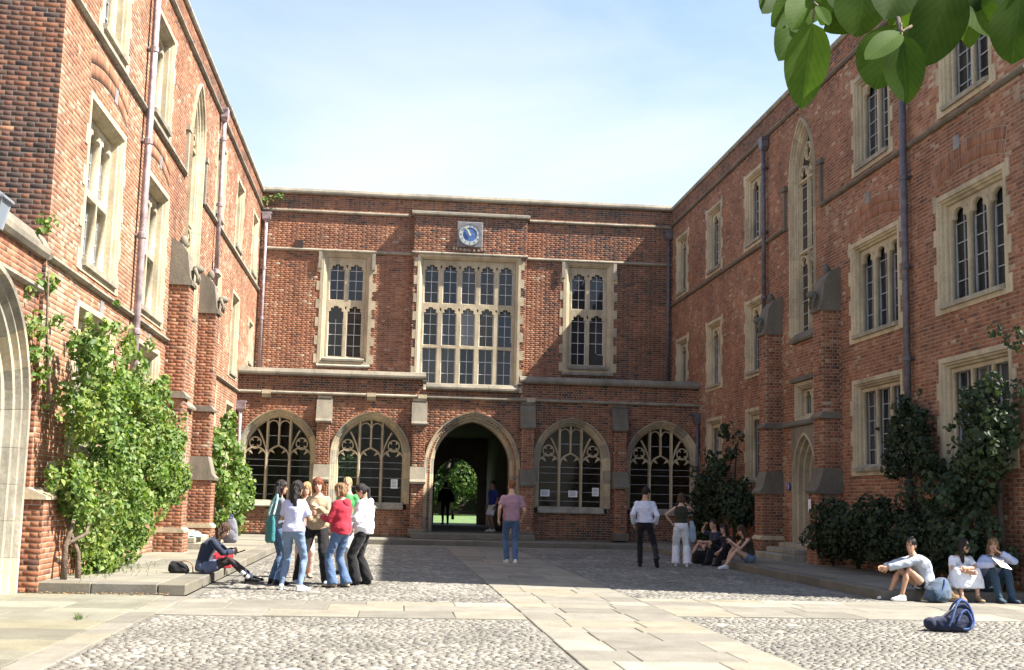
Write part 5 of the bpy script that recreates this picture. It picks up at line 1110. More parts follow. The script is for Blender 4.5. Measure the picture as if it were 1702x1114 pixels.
def person(label, loc, head=0, H=1.7, male=False, skin='skin_fair', pelvis=(0, 0, None), neck=None, bulge=0.0, twist=0, look=(0, 0, 0), ankles=None, knees=None, feet=None, wrists=None, elbows=None,
           top=None, bottom=None, shoes='c_black', socks=None, hair=('long', 'hair_black'), curl=0.5, group=None, palms=None):
    k = H/1.75; vx = 0.017; seed = len(PERS)
    P0 = Vector((pelvis[0], pelvis[1], pelvis[2] if pelvis[2] is not None else 0.955*k)); NK = Vector(neck) if neck else P0+Vector((0, 0.01, 0.515*k))
    up = (NK-P0).normalized(); rh = Vector((1, 0, 0)); rs = Matrix.Rotation(R(twist), 3, 'Z') @ Vector((1, 0, 0)); L_ = (NK-P0).length
    rs = (rs-up*rs.dot(up)).normalized(); rh0 = rh
    sh = 0.168 if male else 0.146
    def C(t):
        r_ = rh0.lerp(rs, max(0, min(1, t))).normalized(); u_ = up if t > 0.25 else up.lerp(Vector((0, 0, 1)), 0.5).normalized(); r_ = (r_-u_*r_.dot(u_)).normalized(); f_ = u_.cross(r_)
        return P0+up*(L_*t)-up.cross(rs)*(bulge*4*max(0, t)*(1-min(1, t)) if 0 < t < 1 else 0), r_, f_
    RF = [(-0.16, 0.10, 0.085), (-0.04, 0.165, 0.115), (0.10, 0.162, 0.11), (0.32, 0.122, 0.092), (0.5, 0.136, 0.10), (0.68, 0.150, 0.115), (0.84, 0.148, 0.092), (0.93, 0.115, 0.075), (1.0, 0.066, 0.062), (1.10, 0.048, 0.054), (1.26, 0.048, 0.052)]
    RM = [(-0.16, 0.10, 0.085), (-0.04, 0.155, 0.115), (0.10, 0.153, 0.11), (0.32, 0.140, 0.10), (0.5, 0.155, 0.108), (0.68, 0.172, 0.118), (0.84, 0.168, 0.098), (0.93, 0.135, 0.08), (1.0, 0.078, 0.07), (1.10, 0.056, 0.06), (1.26, 0.056, 0.058)]
    RG = RM if male else RF
    def ring(t, w, d, e=0.0):
        c, r_, f_ = C(t); return ering(c, r_, f_, (w+e)*k, (d+e)*k)
    def prof(t): return np.interp(t, [q[0] for q in RG], [q[1] for q in RG]), np.interp(t, [q[0] for q in RG], [q[2] for q in RG])
    # joints
    c_, r_, f_ = C(0.86); S = [c_-r_*(sh*k), c_+r_*(sh*k)]; fsh = f_
    hp = [P0+Vector((-0.088*k, 0, -0.03*k)), P0+Vector((0.088*k, 0, -0.03*k))]
    ankles = ankles or [(-0.10, 0, 0.085), (0.10, 0.02, 0.085)]; knees = knees or [(-0.1, 1, 0), (0.1, 1, 0)]
    AN = []; KN = []
    for i in (0, 1): kn, an = ik(hp[i], ankles[i], 0.445*k, 0.435*k, knees[i]); KN.append(kn); AN.append(an)
    wrists = wrists or [tuple(S[0]+Vector((-0.07*k, 0.06*k, -0.50*k))), tuple(S[1]+Vector((0.07*k, 0.06*k, -0.50*k)))]; elbows = elbows or [(-0.4, -1, 0), (0.4, -1, 0)]
    EL = []; WR = []
    for i in (0, 1): e_, w_ = ik(S[i], wrists[i], 0.295*k, 0.255*k, elbows[i]); EL.append(e_); WR.append(w_)
    # ---- body
    lf = 0.78 if bottom and bottom['st'] not in ('shorts', 'skirt') else 1.0; af = 0.84 if top and top.get('sl', 'long') == 'long' else 1.0
    m = MB(); m.loft([ring(q[0], *(x*(0.90 if q[0] < 0.9 else 1.0) for x in q[1:])) for q in RG])
    ua = 0.046 if male else 0.039
    for i in (0, 1):
        m.ell(S[i], (0.052*k if male else 0.045*k,)*3, 10, 8)
        limb(m, [(S[i], ua*k*0.95), (S[i].lerp(EL[i], 0.45), ua*k*(af if top and top.get('sl') != 'none' else 1)), (EL[i], ua*k*0.82*af), (EL[i].lerp(WR[i], 0.3), ua*k*0.86*af), (WR[i], 0.026*k)])
        limb(m, [(hp[i], 0.080*k*lf), (hp[i].lerp(KN[i], 0.4), 0.078*k*lf), (KN[i], 0.054*k*lf), (KN[i].lerp(AN[i], 0.3), 0.056*k*lf), (KN[i].lerp(AN[i], 0.7), 0.040*k*lf), (AN[i], 0.036*k*lf)])
    nt_, nr_, nf_ = C(1.0); hyaw, hpit, hrol = look
    HR = (Matrix.Rotation(R(twist*0.6+hyaw), 3, 'Z') @ Matrix.Rotation(R(hpit), 3, 'X') @ Matrix.Rotation(R(hrol), 3, 'Y'))
    hb = NK+up*(0.055*k); HC = hb+Vector((0, 0, 0.0))+HR @ Vector((0, 0.022*k, 0.115*k))
    hs = 0.97*k
    def hp3(x, y, z): return HC+HR @ (Vector((x, y, z))*hs)
    HRG = [(-0.116, 0.020, 0.070, 0.035), (-0.105, 0.036, 0.084, 0.01), (-0.075, 0.051, 0.090, -0.035), (-0.035, 0.062, 0.089, -0.072), (0.005, 0.070, 0.089, -0.092), (0.045, 0.0735, 0.089, -0.098), (0.080, 0.067, 0.077, -0.090), (0.103, 0.046, 0.050, -0.066), (0.114, 0.018, 0.012, -0.032)]
    m.tube([NK-up*0.03*k, hp3(0, -0.02, -0.05)], [0.052*k if male else 0.045*k]*2, 10)
    body = remesh(m, vx, 3, 0, seed, 'body', skin); it = [body]
    h = MB(); h.loft([[hp3(w*math.cos(2*math.pi*j/16), (yf+yb)/2+(yf-yb)/2*math.sin(2*math.pi*j/16), z) for j in range(16)] for z, w, yf, yb in HRG])
    h.loft([[hp3(x*w, y, z) for x, y in ((-1, y0), (1, y0), (0.5, y1), (-0.5, y1))] for z, w, y0, y1 in ((-0.040, 0.016, 0.080, 0.090), (-0.030, 0.017, 0.082, 0.110), (-0.012, 0.011, 0.084, 0.103), (0.014, 0.008, 0.084, 0.092))])
    for s in (-1, 1): h.ell(hp3(s*0.073, -0.012, -0.012), (0.010*hs, 0.020*hs, 0.030*hs), 8, 6, HR)
    for i in (0, 1):
        dd = WR[i]-EL[i]; pn = Vector(palms[i]) if palms else (Vector((1 if i == 0 else -1, 0.2, 0))); hand(h, WR[i], dd, pn, k, 1 if i == 0 else -1, curl)
    it.append(h.mesh('h', skin))
    e = MB()
    for s in (-1, 1): e.ell(hp3(s*0.030, 0.0845, 0.006), (0.0125*hs, 0.006*hs, 0.0065*hs), 8, 6, HR); e.ell(hp3(s*0.031, 0.0885, 0.026), (0.017*hs, 0.005*hs, 0.0038*hs), 8, 4, HR)
    it.append(e.mesh('e', 'eye_dark')); e = MB(); e.ell(hp3(0, 0.087, -0.064), (0.022*hs, 0.0075*hs, 0.0085*hs), 10, 6, HR); it.append(e.mesh('l', 'lips'))
    me = merge('person', it); o = link('person', me, None, Matrix.Translation(loc) @ Matrix.Rotation(R(head), 4, 'Z'), label=label, cat='person', group=group); PERS.append(o)
    # ---- clothes
    if top:
        col, sl = top['c'], top.get('sl', 'long'); e_ = top.get('e', 0.022); hem = top.get('hem', -0.06); neckt = top.get('neck', 0.985); m = MB(); ts = [hem, (hem+0.32)/2 if hem < 0.2 else hem+0.02, 0.32, 0.5, 0.68, 0.84, 0.93, neckt]
        ts = sorted(set(t for t in ts if t >= hem)); m.loft([ring(t, *prof(t), e=e_*(1.0 if t < 0.8 else (0.7 if t < 0.95 else 0.15))+(top.get('flare', 0.0)*(0.5-t) if t < 0.5 else 0)) for t in ts])
        for i in (0, 1):
            if sl == 'none': continue
            m.ell(S[i], ((0.052 if male else 0.045)*k+e_*0.5*k,)*3, 10, 8); s_r = ua+e_*0.6
            f = {'short': 0.72, 'elbow': 1.0}.get(sl)
            if f: limb(m, [(S[i], s_r*k*1.08), (S[i].lerp(EL[i], 0.4), s_r*k*1.04), (S[i].lerp(EL[i], f), s_r*k*1.08)], flat=True)
            else:
                g = 0.55 if sl == 'rolled' else 0.97
                limb(m, [(S[i], s_r*k*1.06), (S[i].lerp(EL[i], 0.5), s_r*k), (EL[i], s_r*k*0.98), (EL[i].lerp(WR[i], min(0.5, g*0.7)), s_r*k*0.92), (EL[i].lerp(WR[i], g), (0.034+e_*0.45)*k)], flat=True)
        tm = remesh(m, vx, 3, top.get('wr', 0.005), seed, top.get('name', 'shirt'), col); link(top.get('name', 'shirt'), tm, o)
        if top.get('hood'):
            m = MB(); c0, r0, f0 = C(0.97); pts = [c0+r0*(0.085*k*math.cos(R(a)))+f0*(0.075*k*math.sin(R(a)))+up*(0.015*k*math.sin(R(a))) for a in range(-200, 21, 20)]
            m.tube(pts, [0.028*k]*len(pts), 8); m.ell(c0-f0*0.105*k-up*0.03*k, (0.10*k, 0.055*k, 0.075*k), 12, 8); link('hood', remesh(m, 0.014, 3, 0.003, seed+3, 'hood', col), o)
        if top.get('inner'):
            m = MB(); m.loft([ring(t, *[prof(t)[0]*0.5, prof(t)[1]*0.7], e=0.0) for t in (0.1, 0.4, 0.7, 0.93)]); c0, r0, f0 = C(0.5); me2 = remesh(m, vx, 2, 0.002, seed+5, 'undershirt', top['inner']); link('undershirt', me2, o, Vector(f0*0.070*k))
    if bottom:
        st = bottom['st']; col = bottom['c']; m = MB(); e_ = bottom.get('e', 0.012); wt = bottom.get('waist', 0.20)
        m.loft([ring(t, *prof(t), e=e_) for t in (-0.17, -0.05, 0.08, wt)])
        for i in (0, 1):
            h_, kn, an = hp[i], KN[i], AN[i]
            if st == 'shorts': limb(m, [(h_, 0.10*k), (h_.lerp(kn, 0.3), 0.092*k), (h_.lerp(kn, bottom.get('len', 0.5)), 0.092*k)], flat=True)
            elif st == 'skirt':
                limb(m, [(h_, 0.105*k), (h_.lerp(kn, 0.5), 0.10*k), (kn, 0.085*k)])
            else:
                tk, tc, ta = {'slim': (0.062, 0.060, 0.043), 'straight': (0.070, 0.068, 0.060), 'wide': (0.092, 0.096, 0.102), 'flare': (0.066, 0.070, 0.100), 'tights': (0.057, 0.058, 0.038)}[st]
                end = an+(an-kn).normalized()*(0.02 if st in ('slim', 'straight', 'tights') else 0.045)*k
                limb(m, [(h_, 0.092*k+e_*k), (h_.lerp(kn, 0.4), (0.084 if st != 'wide' else 0.098)*k), (kn, tk*k), (kn.lerp(an, 0.35), tc*k), (kn.lerp(an, 0.75), (tc+ta)/2*k), (end, ta*k)], flat=True)
        if st == 'skirt':
            mid = (KN[0]+KN[1])/2; X_, Y_ = Vector((1, 0, 0)), Vector((0, 1, 0)); hc = (hp[0]+hp[1])/2; kw_ = abs(KN[1].x-KN[0].x)/2
            m.loft([ering(mid+Vector(q), X_, Y_, (kw_+a)*k, b*k, 16, 0.7) for q, a, b in (((0, -0.05, 0.075), 0.03, 0.05), ((0, -0.03, 0.03), 0.10, 0.12), ((0, -0.01, -0.08), 0.13, 0.13), ((0, 0.0, -0.20), 0.15, 0.13), ((0, 0.01, -0.27), 0.155, 0.13))])
            m.loft([ering((hp[0]+hp[1])/2, Vector((1, 0, 0)), ((hp[0]+hp[1])/2-mid).normalized().cross(Vector((1, 0, 0))), 0.17*k, 0.11*k), ering(mid, Vector((1, 0, 0)), ((hp[0]+hp[1])/2-mid).normalized().cross(Vector((1, 0, 0))), 0.16*k, 0.10*k)])
        nm = bottom.get('name', {'shorts': 'shorts', 'skirt': 'skirt', 'tights': 'tights'}.get(st, 'trousers')); link(nm, remesh(m, vx, 3, bottom.get('wr', 0.0055), seed+9, nm, col), o)
        if bottom.get('over'):
            m = MB(); m.loft([ring(t, *prof(t), e=0.03) for t in (-0.17, -0.05, 0.08, 0.2)])
            for i in (0, 1): limb(m, [(hp[i], 0.105*k), (hp[i].lerp(KN[i], 0.25), 0.105*k), (hp[i].lerp(KN[i], 0.5), 0.10*k)])
            link('skirt', remesh(m, vx, 3, 0.003, seed+2, 'skirt', bottom['over']), o)
    for i in (0, 1):
        fd = Vector(feet[i]) if feet else Vector((-0.12 if i == 0 else 0.12, 1, 0)); fd.normalize(); fu = Vector((0, 0, 1)); fu = (fu-fd*fu.dot(fd)).normalized() if abs(fd.z) < 0.95 else Vector((0, -1, 0)); fs = fd.cross(fu)
        a0 = AN[i]-fu*(0.085*k)
        def fr_(s, w, z0, z1): return ering(a0+fd*(s*k)+fu*((z0+z1)/2*k), fs, fu, w*k, (z1-z0)/2*k, 10, 0.7)
        if socks: mm = MB(); limb(mm, [(AN[i].lerp(KN[i], 0.38), 0.047*k), (AN[i].lerp(KN[i], 0.2), 0.045*k), (AN[i], 0.046*k)]); mm.build('sock', socks, o, smooth=True)
        mm = MB(); mm.loft([fr_(*q) for q in ((-0.065, 0.022, 0.012, 0.06), (-0.055, 0.034, 0.01, 0.085), (-0.02, 0.038, 0.01, 0.10), (0.03, 0.038, 0.01, 0.098), (0.08, 0.042, 0.01, 0.072), (0.13, 0.045, 0.01, 0.055), (0.17, 0.040, 0.01, 0.045), (0.19, 0.024, 0.012, 0.034))])
        sh_ = link('shoe', mm.mesh('shoe', shoes, True), o); mm = MB(); mm.loft([fr_(*q) for q in ((-0.068, 0.026, 0.0, 0.02), (-0.055, 0.038, 0.0, 0.022), (0.03, 0.041, 0.0, 0.02), (0.13, 0.049, 0.0, 0.018), (0.175, 0.042, 0.0, 0.018), (0.195, 0.026, 0.002, 0.018))])
        link('sole', mm.mesh('sole', 'c_shoewhite' if shoes in ('c_shoewhite', 'c_white') else 'c_black', True), sh_)
    # ---- hair
    stl, hm = hair[0], hair[1]; m = MB()
    m.ell(hp3(0, -0.013-(0.006 if stl in ('short', 'bun') else 0), 0.041+(0.008 if stl in ('short', 'bun') else 0)), (0.087*hs, 0.105*hs, 0.094*hs), 16, 10, HR)
    if stl != 'short': m.ell(hp3(0, -0.045, -0.01), (0.083*hs, 0.072*hs, 0.095*hs), 14, 8, HR)
    else: m.ell(hp3(0, -0.040, 0.0), (0.076*hs, 0.066*hs, 0.075*hs), 14, 8, HR)
    bk = -(up.cross(rs)).normalized() if True else None; bk = -Vector((fsh.x, fsh.y, 0)).normalized()
    ln = hair[2] if len(hair) > 2 else 0.42
    if stl in ('long', 'side'):
        q0 = hp3(0, -0.06, 0.0); rr = HR @ Vector((1, 0, 0)); rings = []
        for t, w, d in ((0, 0.078, 0.055), (0.15, 0.086, 0.058), (0.35, 0.098, 0.056), (0.6, 0.100, 0.050), (0.85, 0.080, 0.040), (1.0, 0.045, 0.022)):
            c = q0+bk*(0.035*k*min(1, t*3))+Vector((0, 0, -ln*t*k))
            if stl == 'side': c += rr*(-0.05*t*k)-bk*(0.10*min(1, 1.4*t)*k)
            rings.append(ering(c, rr, bk, w*k, d*k, 14))
        m.loft(rings)
        for s in (-1, 1): limb(m, [(hp3(s*0.062, 0.012, 0.045), 0.026*k), (hp3(s*0.074, 0.005, -0.03), 0.028*k), (hp3(s*0.072, -0.01, -0.11), 0.026*k), (hp3(s*0.066, -0.02, -0.11)+Vector((0, 0, -0.10*k)), 0.020*k)])
    if stl == 'bob':
        for s in (-1, 1): limb(m, [(hp3(s*0.060, 0.015, 0.05), 0.028*k), (hp3(s*0.077, 0.01, -0.03), 0.032*k), (hp3(s*0.075, 0.005, -0.11), 0.026*k)])
        m.ell(hp3(0, -0.06, -0.05), (0.085*hs, 0.055*hs, 0.085*hs), 12, 8, HR)
    if stl == 'pony': limb(m, [(hp3(0, -0.10, 0.03), 0.026*k), (hp3(0, -0.135, -0.02), 0.034*k), (hp3(0, -0.12, -0.02)+Vector((0, 0, -0.17*k))+bk*0.04*k, 0.034*k), (hp3(0, -0.12, -0.02)+Vector((0, 0, -0.34*k))+bk*0.05*k, 0.014*k)])
    if stl == 'bun': m.ell(hp3(0, -0.085, 0.105), (0.045*hs, 0.045*hs, 0.042*hs), 10, 8, HR)
    link('hair', remesh(m, 0.0115, 2, 0.0034, seed+4, 'hair', hm, groove=1), o)
    o['_j'] = 0; del o['_j']
    return dict(o=o, S=S, E=EL, W=WR, K=KN, A=AN, P=P0, N=NK, k=k, M=o.matrix_world.copy() if False else Matrix.Translation(loc) @ Matrix.Rotation(R(head), 4, 'Z'))
GRP = None
# the chatting group
pA = person('woman in grey top and blue jeans with a teal bag, leftmost of the standing group', (-1.73, 19.9, 0), -62, 1.63, top=dict(c='c_grey', sl='short', e=0.025), bottom=dict(c='c_denim', st='straight'), shoes='c_black', hair=('long', 'hair_black', 0.34), skin='skin_tan', look=(-10, -8, 0), wrists=[(-0.22, 0.22, 1.02), (0.20, 0.24, 1.05)], elbows=[(-0.4, -0.8, -0.5), (0.4, -0.8, -0.5)])
pB = person('woman seen from behind with very long black hair, lavender top and pale jeans', (-1.38, 18.7, 0), -18, 1.63, top=dict(c='c_lavender', sl='short', e=0.030, hem=-0.02), bottom=dict(c='c_denim_light', st='slim'), shoes='c_shoewhite', hair=('long', 'hair_black', 0.50), skin='skin_tan', look=(-28, -6, 0), ankles=[(-0.17, 0.05, 0.085), (0.15, -0.02, 0.085)], wrists=[(-0.12, 0.26, 1.12), (0.16, 0.26, 1.10)], elbows=[(-0.5, -0.6, -0.7), (0.5, -0.6, -0.7)], pelvis=(0.0, 0, 0.87), feet=[(-0.3, 1, 0), (0.55, 0.8, 0)])
pC = person('auburn haired woman facing the camera in an open tan cardigan and wide black trousers', (-1.08, 20.15, 0), 172, 1.71, top=dict(c='c_tan', sl='long', e=0.035, name='cardigan', hem=-0.10), bottom=dict(c='c_black', st='wide'), shoes='c_sky', hair=('bob', 'hair_auburn'), look=(8, -4, 8), ankles=[(-0.17, 0.05, 0.085), (0.30, -0.02, 0.085)], pelvis=(0.03, 0, 0.91), wrists=[(-0.02, 0.27, 1.22), (0.10, 0.28, 1.12)], elbows=[(-0.6, -0.3, -0.8), (0.6, -0.3, -0.8)])
pD = person('woman in a red hooded jacket and flared blue jeans', (-0.70, 19.45, 0), 55, 1.60, top=dict(c='c_red', sl='long', e=0.050, name='jacket', hem=-0.14, hood=True, wr=0.006), bottom=dict(c='c_denim', st='flare'), shoes='c_tan', hair=('bob', 'hair_light'), look=(18, -10, 0), wrists=[(-0.10, 0.30, 1.08), (0.10, 0.30, 1.06)], elbows=[(-0.5, -0.5, -0.8), (0.5, -0.5, -0.8)], ankles=[(-0.10, 0.06, 0.085), (0.11, -0.05, 0.085)])
pE = person('fair haired person in a bright green top standing behind the red jacket', (-0.72, 22.6, 0), 150, 1.73, male=True, top=dict(c='c_green', sl='short', e=0.030, hem=-0.08), bottom=dict(c='c_trgrey', st='straight'), shoes='c_black', hair=('short', 'hair_blond'), look=(20, -12, 0))
pF = person('woman in a bulky white hooded top with a dark ponytail and black trousers', (-0.36, 20.1, 0), 78, 1.62, top=dict(c='c_white', sl='long', e=0.065, name='hoodie', hem=-0.16, hood=True, wr=0.005), bottom=dict(c='c_black', st='wide'), shoes='c_black', hair=('pony', 'hair_black'), look=(6, -26, 0), skin='skin_tan', wrists=[(-0.10, 0.30, 1.10), (0.10, 0.30, 1.06)], elbows=[(-0.5, -0.5, -0.8), (0.5, -0.5, -0.8)], ankles=[(-0.12, 0.08, 0.085), (0.13, -0.06, 0.085)])
pG = person('blond woman in a pale pink outfit half hidden behind the group', (-1.40, 21.6, 0), 190, 1.62, top=dict(c='c_pinkpale', sl='long', e=0.03), bottom=dict(c='c_pinkpale', st='straight'), shoes='c_tan', hair=('long', 'hair_blond', 0.32), look=(-15, -8, 0))
# walking men
pP = person('man in a mauve t-shirt and jeans walking up the path towards the archway', (2.79, 27.8, 0), 2, 1.86, male=True, top=dict(c='c_mauve', sl='short', e=0.036, hem=-0.08), bottom=dict(c='c_denim', st='straight'), shoes='c_shoewhite', hair=('short', 'hair_ginger'), ankles=[(-0.07, 0.10, 0.088), (0.09, -0.16, 0.095)], pelvis=(0.0, 0, 0.985), wrists=[(-0.29, -0.04, 0.97), (0.27, 0.14, 1.00)], look=(-6, -6, 0), feet=[(-0.1, 1, 0), (0.1, 1, -0.12)])
pW = person('man in a white shirt and black trousers striding with one heel lifted', (5.76, 27.35, 0), -12, 1.79, male=True, top=dict(c='c_shirt', sl='long', e=0.030, hem=0.06, wr=0.005), bottom=dict(c='c_black', st='straight'), shoes='c_black', hair=('short', 'hair_black'), skin='skin_tan', ankles=[(-0.10, 0.04, 0.088), (0.27, -0.36, 0.20)], pelvis=(0.0, 0, 0.945), wrists=[(-0.25, 0.03, 0.94), (0.24, 0.06, 0.95)], look=(-38, -12, 0), feet=[(-0.1, 1, 0), (0.25, 0.45, -0.8)])
pT = person('woman in white wide trousers and dark sleeveless top, one hand on her hip', (6.70, 27.9, 0), -14, 1.66, top=dict(c='c_olive', sl='none', e=0.024, hem=0.16, neck=0.95), bottom=dict(c='c_white', st='wide', waist=0.22), shoes='c_shoewhite', hair=('bob', 'hair_brown'), skin='skin_fair', wrists=[(-0.19, -0.02, 0.97), (0.13, 0.12, 1.42)], elbows=[(-1, -0.25, 0.1), (0.6, -0.2, -1)], ankles=[(-0.10, 0.02, 0.085), (0.16, -0.04, 0.085)], pelvis=(0.02, 0, 0.90), look=(0, -10, 0), palms=[(1, 0, 0), (-1, 0, 0)])
# seated by the right terrace
def sit(z): return z+0.10
pS = person('man in dark blue t-shirt sitting on the kerb, one hand raised', (7.98, 29.6, 0), 100, 1.76, male=True, top=dict(c='c_navy', sl='short', e=0.03), bottom=dict(c='c_black', st='shorts', len=0.75), shoes='c_shoewhite', hair=('short', 'hair_black'), pelvis=(0, 0, TZ+0.10), neck=(0.02, 0.02, TZ+0.62), bulge=0.05, ankles=[(-0.16, 0.50, 0.085), (0.20, 0.56, 0.085)], knees=[(-0.25, 0.6, 1), (0.3, 0.6, 1)], wrists=[(-0.20, 0.42, 0.52), (0.22, 0.16, 0.92)], elbows=[(-0.7, -0.3, -0.5), (1, 0.1, -0.6)], look=(15, -6, 0))
pK = person('dark haired woman all in black sitting low between two seated friends', (8.02, 28.6, 0), 115, 1.66, top=dict(c='c_black', sl='elbow', e=0.03), bottom=dict(c='c_black', st='wide'), shoes='c_black', hair=('long', 'hair_black', 0.36), pelvis=(0, 0, TZ+0.09), neck=(0, 0.10, TZ+0.56), bulge=0.06, ankles=[(-0.16, 0.44, 0.085), (0.14, 0.48, 0.085)], knees=[(-0.4, 0.6, 1), (0.4, 0.6, 1)], wrists=[(-0.22, 0.46, 0.34), (0.12, 0.46, 0.48)], elbows=[(-1, -0.2, -0.2), (1, -0.2, -0.2)], look=(5, -6, 0))
pH = person('woman in shorts and white trainers sitting on the kerb holding a phone', (8.12, 27.2, 0), 98, 1.68, top=dict(c='c_olive', sl='none', e=0.012), bottom=dict(c='c_denim_light', st='shorts', len=0.42), shoes='c_shoewhite', hair=('long', 'hair_brown', 0.34), pelvis=(0, 0, TZ+0.10), neck=(0, 0.13, TZ+0.57), bulge=0.05, ankles=[(-0.10, 0.62, 0.085), (0.10, 0.52, 0.085)], knees=[(-0.1, 0.5, 1), (0.15, 0.5, 1)], wrists=[(-0.06, 0.46, 0.60), (0.06, 0.46, 0.60)], elbows=[(-0.5, -0.5, -0.8), (0.5, -0.5, -0.8)], look=(0, -22, 0))
# seated in the sun at the right
pX = person('woman in a grey sweatshirt sitting on the terrace corner hugging her bare knees', (8.42, 18.82, 0), 92, 1.68, top=dict(c='c_sweat', sl='long', e=0.050, name='sweatshirt', wr=0.005), bottom=dict(c='c_black', st='shorts', len=0.30), shoes='c_shoewhite', hair=('bun', 'hair_black'), skin='skin_tan', pelvis=(0, 0, TZ+0.09), neck=(0, 0.17, TZ+0.55), bulge=0.07, ankles=[(-0.12, 0.42, 0.085), (0.12, 0.52, 0.085)], knees=[(-0.1, 0.7, 1), (0.1, 0.7, 1)], wrists=[(-0.07, 0.62, 0.50), (0.07, 0.64, 0.50)], elbows=[(-1, 0, -0.4), (1, 0, -0.4)], look=(46, -4, 0))
pR = person('woman in a white summer dress with long dark hair sitting on the terrace edge', (9.12, 19.08, 0), 176, 1.64, top=dict(c='c_white', sl='short', e=0.035, name='dress_bodice', wr=0.004), bottom=dict(c='c_white', st='skirt', len=0.45, wr=0.007, name='dress_skirt'), shoes='c_bagtan', hair=('side', 'hair_black', 0.30), skin='skin_tan', pelvis=(0, 0, TZ+0.10), neck=(0.0, 0.14, TZ+0.56), bulge=0.05, ankles=[(-0.12, 0.44, 0.085), (0.12, 0.42, 0.085)], knees=[(-0.15, 0.7, 1), (0.15, 0.7, 1)], wrists=[(0.06, 0.46, 0.52), (0.02, 0.44, 0.46)], elbows=[(-1, 0, -0.3), (1, 0, -0.3)], look=(48, -6, 0))
pJ = person('woman in pale blue shirt and dark jeans with papers on her knees', (9.62, 19.06, 0), 184, 1.69, top=dict(c='c_paleblue', sl='long', e=0.045), bottom=dict(c='c_denim_dark', st='straight'), shoes='c_denim_dark', hair=('long', 'hair_light', 0.30), pelvis=(0, 0, TZ+0.10), neck=(0.0, 0.12, TZ+0.58), bulge=0.04, ankles=[(-0.12, 0.42, 0.085), (0.10, 0.44, 0.085)], knees=[(-0.12, 0.7, 1), (0.12, 0.7, 1)], wrists=[(-0.03, 0.30, 0.76), (0.16, 0.44, 0.60)], elbows=[(-1, 0.2, -0.6), (1, 0, -0.4)], look=(-32, -6, 0), palms=[(0, 0, 1), (0, 0, 1)])
# in the archway
pU = person('person in a blue top and white shorts standing inside the archway', (3.62, 42.6, CZ), 120, 1.72, male=True, top=dict(c='c_blue', sl='short', e=0.03), bottom=dict(c='c_white', st='shorts', len=0.85), shoes='c_shoewhite', hair=('short', 'hair_black'), skin='skin_brown')
pV = person('dark silhouetted walker carrying a bag at the far end of the passage', (2.46, 52.6, CZ), 3, 1.80, top=dict(c='c_black', sl='long', e=0.08, hem=-0.25), bottom=dict(c='c_black', st='slim'), shoes='c_black', hair=('bob', 'hair_black'), ankles=[(-0.09, 0.12, 0.088), (0.09, -0.14, 0.095)], wrists=[(-0.30, 0.0, 0.98), (0.32, 0.05, 0.96)])
# seated at the left
pL = person('dark haired woman in a black jumper and tights sitting on the left terrace edge', (-2.84, 20.0, 0), -88, 1.66, top=dict(c='c_navy', sl='long', e=0.026, name='jumper'), bottom=dict(c='c_tights', st='tights', over='c_skirt'), shoes='c_black', socks='c_white', hair=('long', 'hair_brown', 0.26), pelvis=(0, 0, TZ+0.10), neck=(0.0, 0.17, TZ+0.56), bulge=0.06, ankles=[(-0.10, 0.74, 0.10), (0.10, 0.70, 0.10)], knees=[(-0.1, 0.4, 1), (0.1, 0.4, 1)], wrists=[(-0.07, 0.44, 0.52), (0.07, 0.44, 0.50)], elbows=[(-1, -0.3, -0.4), (1, -0.3, -0.4)], look=(0, -38, 0), feet=[(-0.1, 1, 0.1), (0.1, 1, 0.1)])
# ---------------------------------------------------------------- bags and small things
def sack(name, label, cat, loc, rz, rings, mat, extra=(), straps=(), vox=0.014, wr=0.004, strapmat='c_strap'):
    o = thing(name, loc, label, cat); o.rotation_euler.z = R(rz)
    m = MB(); m.loft([ering(Vector(c), Vector((1, 0, 0)), Vector((0, 1, 0)), w, d, 14, 0.75) for c, w, d in rings])
    link('bag_body', remesh(m, vox, 3, wr, len(label), 'bag_body', mat), o)
    for nm, mt, c, r in extra: m = MB(); m.ell(c, r, 12, 8); link(nm, remesh(m, 0.012, 2, 0.002, 3, nm, mt), o)
    for pts, r in straps:
        pts = [Vector(p) for p in pts]; P_ = []
        for i in range(len(pts)-1):
            p0, p1, p2, p3 = pts[max(i-1, 0)], pts[i], pts[i+1], pts[min(i+2, len(pts)-1)]
            for q in range(6): t = q/6; P_.append(0.5*((2*p1)+(-p0+p2)*t+(2*p0-5*p1+4*p2-p3)*t*t+(-p0+3*p1-3*p2+p3)*t**3))
        P_.append(pts[-1]); MB().tube(P_, r, 7).build('strap', strapmat, o, smooth=True)
    return o
sack('tote_bag', 'teal cloth bag hanging from the shoulder of the leftmost standing woman', 'bag', (-1.80, 19.55, 0.66), -62, [((0, 0, 0), 0.09, 0.03), ((0, 0, 0.03), 0.135, 0.05), ((0, 0, 0.20), 0.14, 0.055), ((0, 0, 0.36), 0.125, 0.04), ((0, 0, 0.43), 0.10, 0.02)], 'c_teal', straps=[([(-0.10, 0, 0.43), (-0.03, 0.03, 0.62), (0.02, 0.08, 0.74), (0.06, 0.06, 0.62), (0.10, 0, 0.43)], 0.016)], strapmat='c_aqua')
